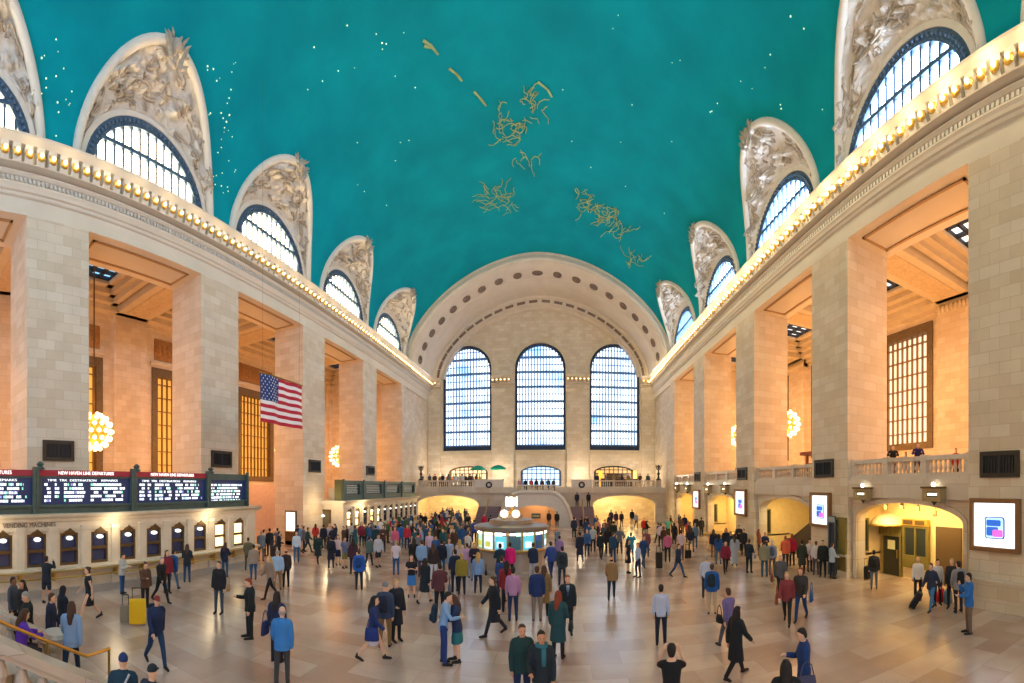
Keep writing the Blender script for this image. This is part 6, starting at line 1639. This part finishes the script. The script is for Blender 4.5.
for x, y, md, rel, pose, top, bot, hair, skin, lab in FOLK:
    sc = 1.0 + .035 * math.sin(x * 12.9 + y)
    if md == 'h': loc = at(x, y, 'h', 1.745 * sc)
    else: loc = floor_at(x, y)
    loc = floor_at(71, 681, .16) if lab.startswith('person in pale blue hoodie') else clear_of(loc, .36 if 'embrac' in lab else .56)
    loc.z = .16 if lab.startswith('person in pale blue hoodie') else 0
    o = person(loc, rel, pose, top, bot, hair, lab, skin=skin, scale=sc * (1.03 if 'stout' in lab or 'broad' in lab else 1), wide=1.08 if ('stout' in lab or 'broad' in lab or 'large pale' in lab) else .93)
    WHO[lab] = o
def who(s): return next(o for l, o in WHO.items() if s in l)
o = who('blue beanie with a pale strap'); f_ = Fig('rest')
part(MB().tube([f_.xf((-.12, .1, 1.46)), f_.xf((-.03, .165, 1.3)), f_.xf((.1, .165, 1.1)), f_.xf((.2, .1, .98))], .02, 6).mesh('strap', CLOTH0), 'strap', o, cm('c8c8cc'))
o = who('person in teal scarf'); f_ = Fig('carry')
part(MB().tube([f_.xf((.1 * math.cos(2 * PI * k / 12), .012 + .09 * math.sin(2 * PI * k / 12), 1.475 + .012 * math.sin(k))) for k in range(12)], .045, 8, True).tube([f_.xf((.05, -.11, 1.46)), f_.xf((.06, -.16, 1.3)), f_.xf((.06, -.165, 1.15))], [.05, .05, .045], 8).mesh('scarf', CLOTH0, True), 'scarf', o, cm('3c8494'))
o = who('dark suit with pale shirt'); f_ = Fig('stand')
part(MB().prism([(-.05, 1.47), (.05, 1.47), (.0, 1.15)], lambda u, v, d: f_.xf((u, -.152 + d + (1.47 - v) * -.03, v)), 0, .02).mesh('shirt_front', CLOTH0), 'shirt_front', o, cm('c8d8ec'))
part(MB().prism([(-.014, 1.45), (.014, 1.45), (.022, 1.2), (0, 1.16), (-.022, 1.2)], lambda u, v, d: f_.xf((u, -.162 + d + (1.47 - v) * -.03, v)), 0, .012).mesh('tie', CLOTH0), 'tie', o, cm('3c5c98'))
for s, k, c, lab, side in (
 ('vivid blue jacket', 'backpack', '1c4a90', 'blue backpack on the vivid blue jacket standing alone', -1),
 ('dark navy coat with backpack', 'backpack', '1a2030', 'dark backpack on the navy coat near the green coat', -1),
 ('cream trousers with dark', 'backpack', '1c3440', 'dark teal backpack on the blue jacket with cream trousers', -1),
 ('slate jacket with a dark', 'backpack', '222e3c', 'dark backpack on the slate jacket right of the booth', -1),
 ('slate jacket and khaki', 'backpack', '1f2c48', 'navy backpack worn above the khaki trousers', -1),
 ('navy jacket and jeans with red cap', 'backpack', '18283c', 'dark backpack on the striding navy jacket with red cap', -1),
 ('bright blue jacket and pale', 'backpack', '1c2c4c', 'navy backpack on the bright blue jacket near the ticket windows', -1),
 ('white-haired person', 'backpack', '70788c', 'grey backpack on the white-haired person by the escalator arch', -1),
 ('with black backpack near the right', 'backpack', '1c1e22', 'black backpack on the grey top near the right wall', -1),
 ('grey jeans at the left of the nearest', 'backpack', '1c1c20', 'dark backpack at the left side of the nearest gate arch', -1),
 ('denim shirt', 'backpack', '1c3850', 'dark backpack on the denim shirt of the embracing couple', -1),
 ('large beige bag', 'shoulder_bag', 'b89468', 'large beige bag on the arm of the lone black top', 1),
 ('with a navy tote', 'tote_bag', '34407c', 'navy tote beside the bright blue blazer', 1),
 ('large blue tote', 'tote_bag', '243c88', 'large blue tote swung above the white skirt', -1),
 ('grey shoulder bag', 'shoulder_bag', '6c7888', 'grey shoulder bag on the maroon-brown jacket', -1),
 ('red-haired', 'shoulder_bag', '1c2428', 'black shoulder bag on the dark teal coat', -1),
 ('black jacket and pale jeans', 'shoulder_bag', '2c2c38', 'dark handbag at the left of the booth base', 1),
 ('light denim jacket right', 'shoulder_bag', '20283c', 'dark handbag on the blond person in light denim', -1),
 ('dark maroon jacket', 'shoulder_bag', '181c24', 'black bag on the dark maroon jacket above the blue backpack', -1),
 ('red-brown bag', 'tote_bag', '9c5c44', 'large red-brown bag on the grey jacket', -1),
 ('red checked jacket walking', 'tote_bag', 'b06c54', 'terracotta bag on the red checked jacket', -1),
 ('with blue bag', 'tote_bag', '2c68b0', 'blue bag on the dark top right of the red checked jacket', 1),
 ('blue hoodie facing', 'tote_bag', '5c5878', 'grey-violet bag on the shoulder of the blue hoodie, bottom right', 1),
 ('purple checked', 'shoulder_bag', '1c1e26', 'black bag on the striding purple shirt', 1),
 ('pale blue top with dark bag', 'shoulder_bag', '202430', 'dark bag beside the information screen', 1),
 ('pale folder', 'shoulder_bag', 'a8b0d0', 'pale folder-like bag under the arm of the dark suit', -1),
 ('pinkish bag', 'shoulder_bag', 'e0b0b0', 'pinkish bag on the white shirt with grey trousers', 1),
): bag(who(s), k, c, lab, side)
suitcase(floor_at(137.5, 625), rad(60), 'f4c414', 'bright yellow suitcase with raised handle', .78, .55)
suitcase(floor_at(125, 622.5), rad(50), 'a89c84', 'small beige suitcase left of the bright yellow one', .5, .34)
suitcase(floor_at(911, 608), rad(40), '20242a', 'black wheeled suitcase towed by the navy sweater', .62, .42, .55)
suitcase(floor_at(867.5, 580), rad(20), '1a1c20', 'black suitcase at the left of the nearest gate arch', .62, .42)
suitcase(floor_at(688, 559), rad(10), '20242c', 'black suitcase right of the pale pink top', .5, .4)
suitcase(floor_at(659, 569), rad(10), '3c342c', 'dark brown suitcase left of the raspberry shirt', .85, .36)
e = empty('travel_bag', floor_at(941, 601), .4, 'bright red bag on the floor by the white-shirted people', 'bag')
p = floor_at(941, 601); MB().lathe([(.2, 0), (.25, .06), (.24, .3), (.12, .46), (.06, .5)], p, 12, 1.1, .7).build('sack', cm('d01c34'), e, smooth=True); MB().tube([p + Vector((-.1, 0, .42)), p + Vector((0, 0, .6)), p + Vector((.1, 0, .42))], .015, 5).build('handle', BLACK, e)
e = empty('travel_bag', floor_at(948, 603), .4, 'grey-blue bag on the floor right of the bright red one', 'bag')
p = floor_at(948, 603); MB().lathe([(.18, 0), (.22, .06), (.22, .42), (.14, .52)], p, 12, 1.0, .7).build('sack', cm('8ca4b4'), e, smooth=True); MB().tube([p + Vector((-.1, 0, .5)), p + Vector((0, 0, .66)), p + Vector((.1, 0, .5))], .015, 5).build('handle', BLACK, e)
# the one in purple leaning on the near stairs and the tie of the suit
person((-8.45, 2.62, 3 * rise + .005), 110, 'sit', 'jacket:6a38c0', 'trousers:3a3440', 'long:b', 'person in bright purple jacket sitting bent forward on the near stairs', skin=0, scale=.98, near=True)
# ---- gallery, balcony and stairs
UP = [
 (893, 4.7, XR + 1.05, 'lean', 'jacket:2a2a2c', 'short:k', 'person in black leaning over the gallery above the nearest arch'),
 (906, 4.7, XR + 1.1, 'rest', 'jacket:d8c8b8', 'short:b', 'small fair figure between two people on the gallery above the nearest arch'),
 (918, 4.7, XR + 1.05, 'lean', 'jacket:3c3478', 'short:k', 'person in violet-blue jacket on the gallery above the nearest arch'),
 (956, 4.7, XR + 1.0, 'rest', 'jacket:e03030', 'short:b', 'small person in red near the right end of the nearest gallery'),
 (738.5, 4.7, XR + 1.3, 'rest', 'jacket:8c4020', 'short:b', 'person in russet coat on the gallery above the lantern pair'),
]
for x, z, X, pose, top, hair, lab in UP:
    a = th(x); person((X, X / math.tan(a), z), 0, pose, top, 'trousers:2a2c34', hair, lab, 'people on the right gallery', scale=.95 if 'small' not in lab else .72)
rb = random.Random(11)
WORD = {'navy': '26304c', 'black': '1e2026', 'grey': '868a92', 'white': 'e6e2e0', 'red': 'c03038', 'brown': '5e4434', 'tan': 'b49468', 'teal': '2c6c78', 'blue': '3468a8', 'light blue': '90b0dc', 'pink': 'd898b0', 'green': '4c6c4c', 'olive': '77744c', 'maroon': '6c2c3c', 'cream': 'd8ccb0', 'purple': '5c4080', 'slate': '54646f', 'denim blue': '4f78a8', 'lilac': 'a898c4', 'rust': 'a05a34'}
HW = {'k': 'black-haired', 'b': 'brown-haired', 'y': 'blond', 'g': 'grey-haired', 'r': 'red-haired'}
used = set()
def auto(rng, place, pose, bots=True, palette=None):
    for _ in range(400):
        t = rng.choice(palette or list(WORD)); b = rng.choice(['navy', 'black', 'grey', 'denim blue', 'brown', 'tan', 'slate', 'cream', 'olive']); h = rng.choice('kkkbbbygr'); kd = rng.choice(['jacket', 'jacket', 'shirt', 'coat', 'tee']); ln = rng.choice(['short', 'short', 'long'])
        kw = 'tee' if kd == 'tee' else kd
        lab = '%s person in %s %s%s %s' % (HW[h], t, kw, (' and %s trousers' % b) if bots else '', place)
        if lab not in used and len(lab.split()) <= 16:
            used.add(lab); return '%s:%s' % (kd, WORD[t]), 'trousers:%s' % WORD[b], '%s:%s' % (ln, h), lab
for i in range(24):
    x = -17.2 + i * .3 + rb.uniform(-.1, .1); y = (51.75, 53.75, 54.7)[i % 3] + rb.uniform(-.1, .2)
    t, b, h, lab = auto(rb, 'behind the far balcony rail under the parasols', 'rest', False, ['brown', 'tan', 'black', 'grey', 'rust', 'cream', 'maroon', 'slate', 'white'])
    person((x, y, 4.3), rb.choice([0, 30, -40, 180]), rb.choice(['rest', 'phone', 'stand', 'carry']), t, b, h, lab, 'people on the far balcony', skin=i % 5)
for i, (x, c) in enumerate(((519.5, 'pink'), (525, 'navy'), (531, 'red'), (536, 'black'), (542, 'maroon'), (548, 'blue'), (553.5, 'slate'))):
    p = atY(x, 480, 47.0); t, b, h, lab = auto(rb, 'on the central landing', 'rest', True, [c])
    person((p.x, 47.15 + .6 * (i % 2), 3.6), rb.choice([0, 20, -20]), rb.choice(['rest', 'phone1', 'photo', 'stand']), t, b, h, lab, 'people on the central landing', skin=i % 5)
for i, x in enumerate((597, 606, 614, 622, 628, 640, 648)):
    p = atY(x, 480, 52.2 + .5 * (i % 2)); t, b, h, lab = auto(rb, 'behind the right balustrade of the far balcony', 'rest', False, ['black', 'brown', 'navy', 'maroon', 'slate', 'tan', 'grey'])
    person((p.x, p.y, 4.3), rb.choice([0, 180, 60]), rb.choice(['rest', 'stand', 'phone']), t, b, h, lab, 'people on the far balcony', skin=i % 5)
for x, lab, c in ((577, 'person in dark clothes on the right far stairs, left of two', '2a3040'), (588.5, 'person in dark clothes on the right far stairs, right of two', '24283a')):
    p = atY(x, 500, 50.0); person((p.x, 50.0, 2.004), 180, 'stand', 'jacket:' + c, 'trousers:22242c', 'short:k', lab, 'people on the far stairs')
# ---- the dense crowd
ZONES = [
 ('before the lit left passage', 415, 470, 524, 536, 22), ('between second booth and passage', 385, 425, 530, 545, 17),
 ('midway in the left crowd', 412, 474, 537, 552, 26), ('at near left crowd edge', 402, 470, 553, 566, 12),
 ('below the second booth', 318, 384, 536, 552, 11), ('right of the booth', 570, 622, 530, 548, 9),
 ('before the right passage', 625, 700, 528, 552, 8), ('inside the left passage', 424, 472, 520, 524, 8)]
rc = random.Random(5)
for place, xa, xb, ya, yb, n in ZONES:
    k = 0; tries = 0
    while k < n and tries < 400:
        tries += 1
        x, y = rc.uniform(xa, xb), rc.uniform(ya, yb); p = floor_at(x, y)
        if any((p.x - a) ** 2 + (p.y - b) ** 2 < .3 for a, b in PEOPLE): continue
        if p.x < -15.2 or (p.y > 50.6 and not (-17 < p.x < -10.2 or 4.6 < p.x < 11.5)): continue
        pose = rc.choice(['stand', 'rest', 'walk', 'walk2', 'phone', 'phone1', 'carry', 'fold', 'stand'])
        t, b, h, lab = auto(rc, place, pose, True, ['navy', 'black', 'blue', 'light blue', 'grey', 'white', 'navy', 'black', 'slate', 'denim blue', 'teal', 'slate', 'navy', 'black', 'brown', 'blue', 'grey', 'teal', 'green', 'red'])
        person(p, rc.uniform(0, 360), pose, t, b, h, lab, 'people in the dense crowd', skin=rc.choice([0, 0, 1, 2, 3, 4]), scale=rc.uniform(.94, 1.04)); k += 1
# ================================================================== LIGHT
w = bpy.data.worlds.new('daylight'); scene.world = w; w.use_nodes = True
nt = w.node_tree; bg = nt.nodes['Background']; bg.inputs[1].default_value = 1.3
tc = nt.nodes.new('ShaderNodeTexCoord'); sp = nt.nodes.new('ShaderNodeSeparateXYZ'); nt.links.new(tc.outputs['Generated'], sp.inputs[0])
cr = nt.nodes.new('ShaderNodeValToRGB'); mr = nt.nodes.new('ShaderNodeMapRange'); mr.inputs[1].default_value = -.8; mr.inputs[2].default_value = .8
nt.links.new(sp.outputs[0], mr.inputs[0]); nt.links.new(mr.outputs[0], cr.inputs[0]); nt.links.new(cr.outputs[0], bg.inputs[0])
cr.color_ramp.elements[0].color = (.36, .235, .12, 1); cr.color_ramp.elements[1].color = (1.0, 1.22, 1.55, 1)
def area(name, loc, rot, sx, sy, power, col, spread=None):
    l = bpy.data.lights.new(name, 'AREA'); l.shape = 'RECTANGLE'; l.size = sx; l.size_y = sy; l.energy = power; l.color = col
    o = bpy.data.objects.new(name, l); C.objects.link(o); o.location = loc; o.rotation_euler = rot
    return o
def point(name, loc, power, col, r=.3):
    l = bpy.data.lights.new(name, 'POINT'); l.energy = power; l.color = col; l.shadow_soft_size = r
    o = bpy.data.objects.new(name, l); C.objects.link(o); o.location = loc
    return o
for k, yc in enumerate(BC):
    point('chandelier_light', (-24, yc, 6.2), 250, (1, .38, .08), 1.0)
    point('chandelier_light', (-24, yc, 10.0), 280, (1, .38, .08), 1.0)
    point('chandelier_light', (19.4, yc, 8.4), 380, (1, .45, .14), 1.0)
    point('chandelier_light', (19.4, yc, 12.2), 440, (1, .45, .14), 1.0)
    if yc > 5: area('gate_lamp', (13.75, yc, 3.45), (0, -.55, 0), .4, 4.6, 130, (1, .70, .26))
for x, y in ((-15.5, 53.5), (-12, 55), (6, 55), (9.5, 53.5)): point('passage_lamp', (x, y, 3.0), 220, (1, .74, .30), .7)
for x in (-15, -8, 3, 10): point('balcony_uplight', (x, 54.2, 6.0), 240, (1, .8, .6), .6)
point('niche_lamp', (-2.4, 48, 2.9), 60, (1, .7, .4), .2)
for sx, X in ((-1, XL), (1, XR)):
    for k in range(30): point('cornice_lamp_light', (X - sx * 1.15, 2.2 + 1.8 * k, 18.72), 6 if sx < 0 else 26, (1, .75, .42), .1)
for k in range(3): point('booth_lamp_light', (-15.4, 3.5 + 5.5 * k, 2.8), 25, (1, .8, .5), .4)
point('booth_lamp_light', (-16.5, 27.2, 3), 60, (1, .72, .4), .2)
point('booth_lamp_light', (-15.3, 31.5, 2.8), 40, (1, .75, .4), .2)
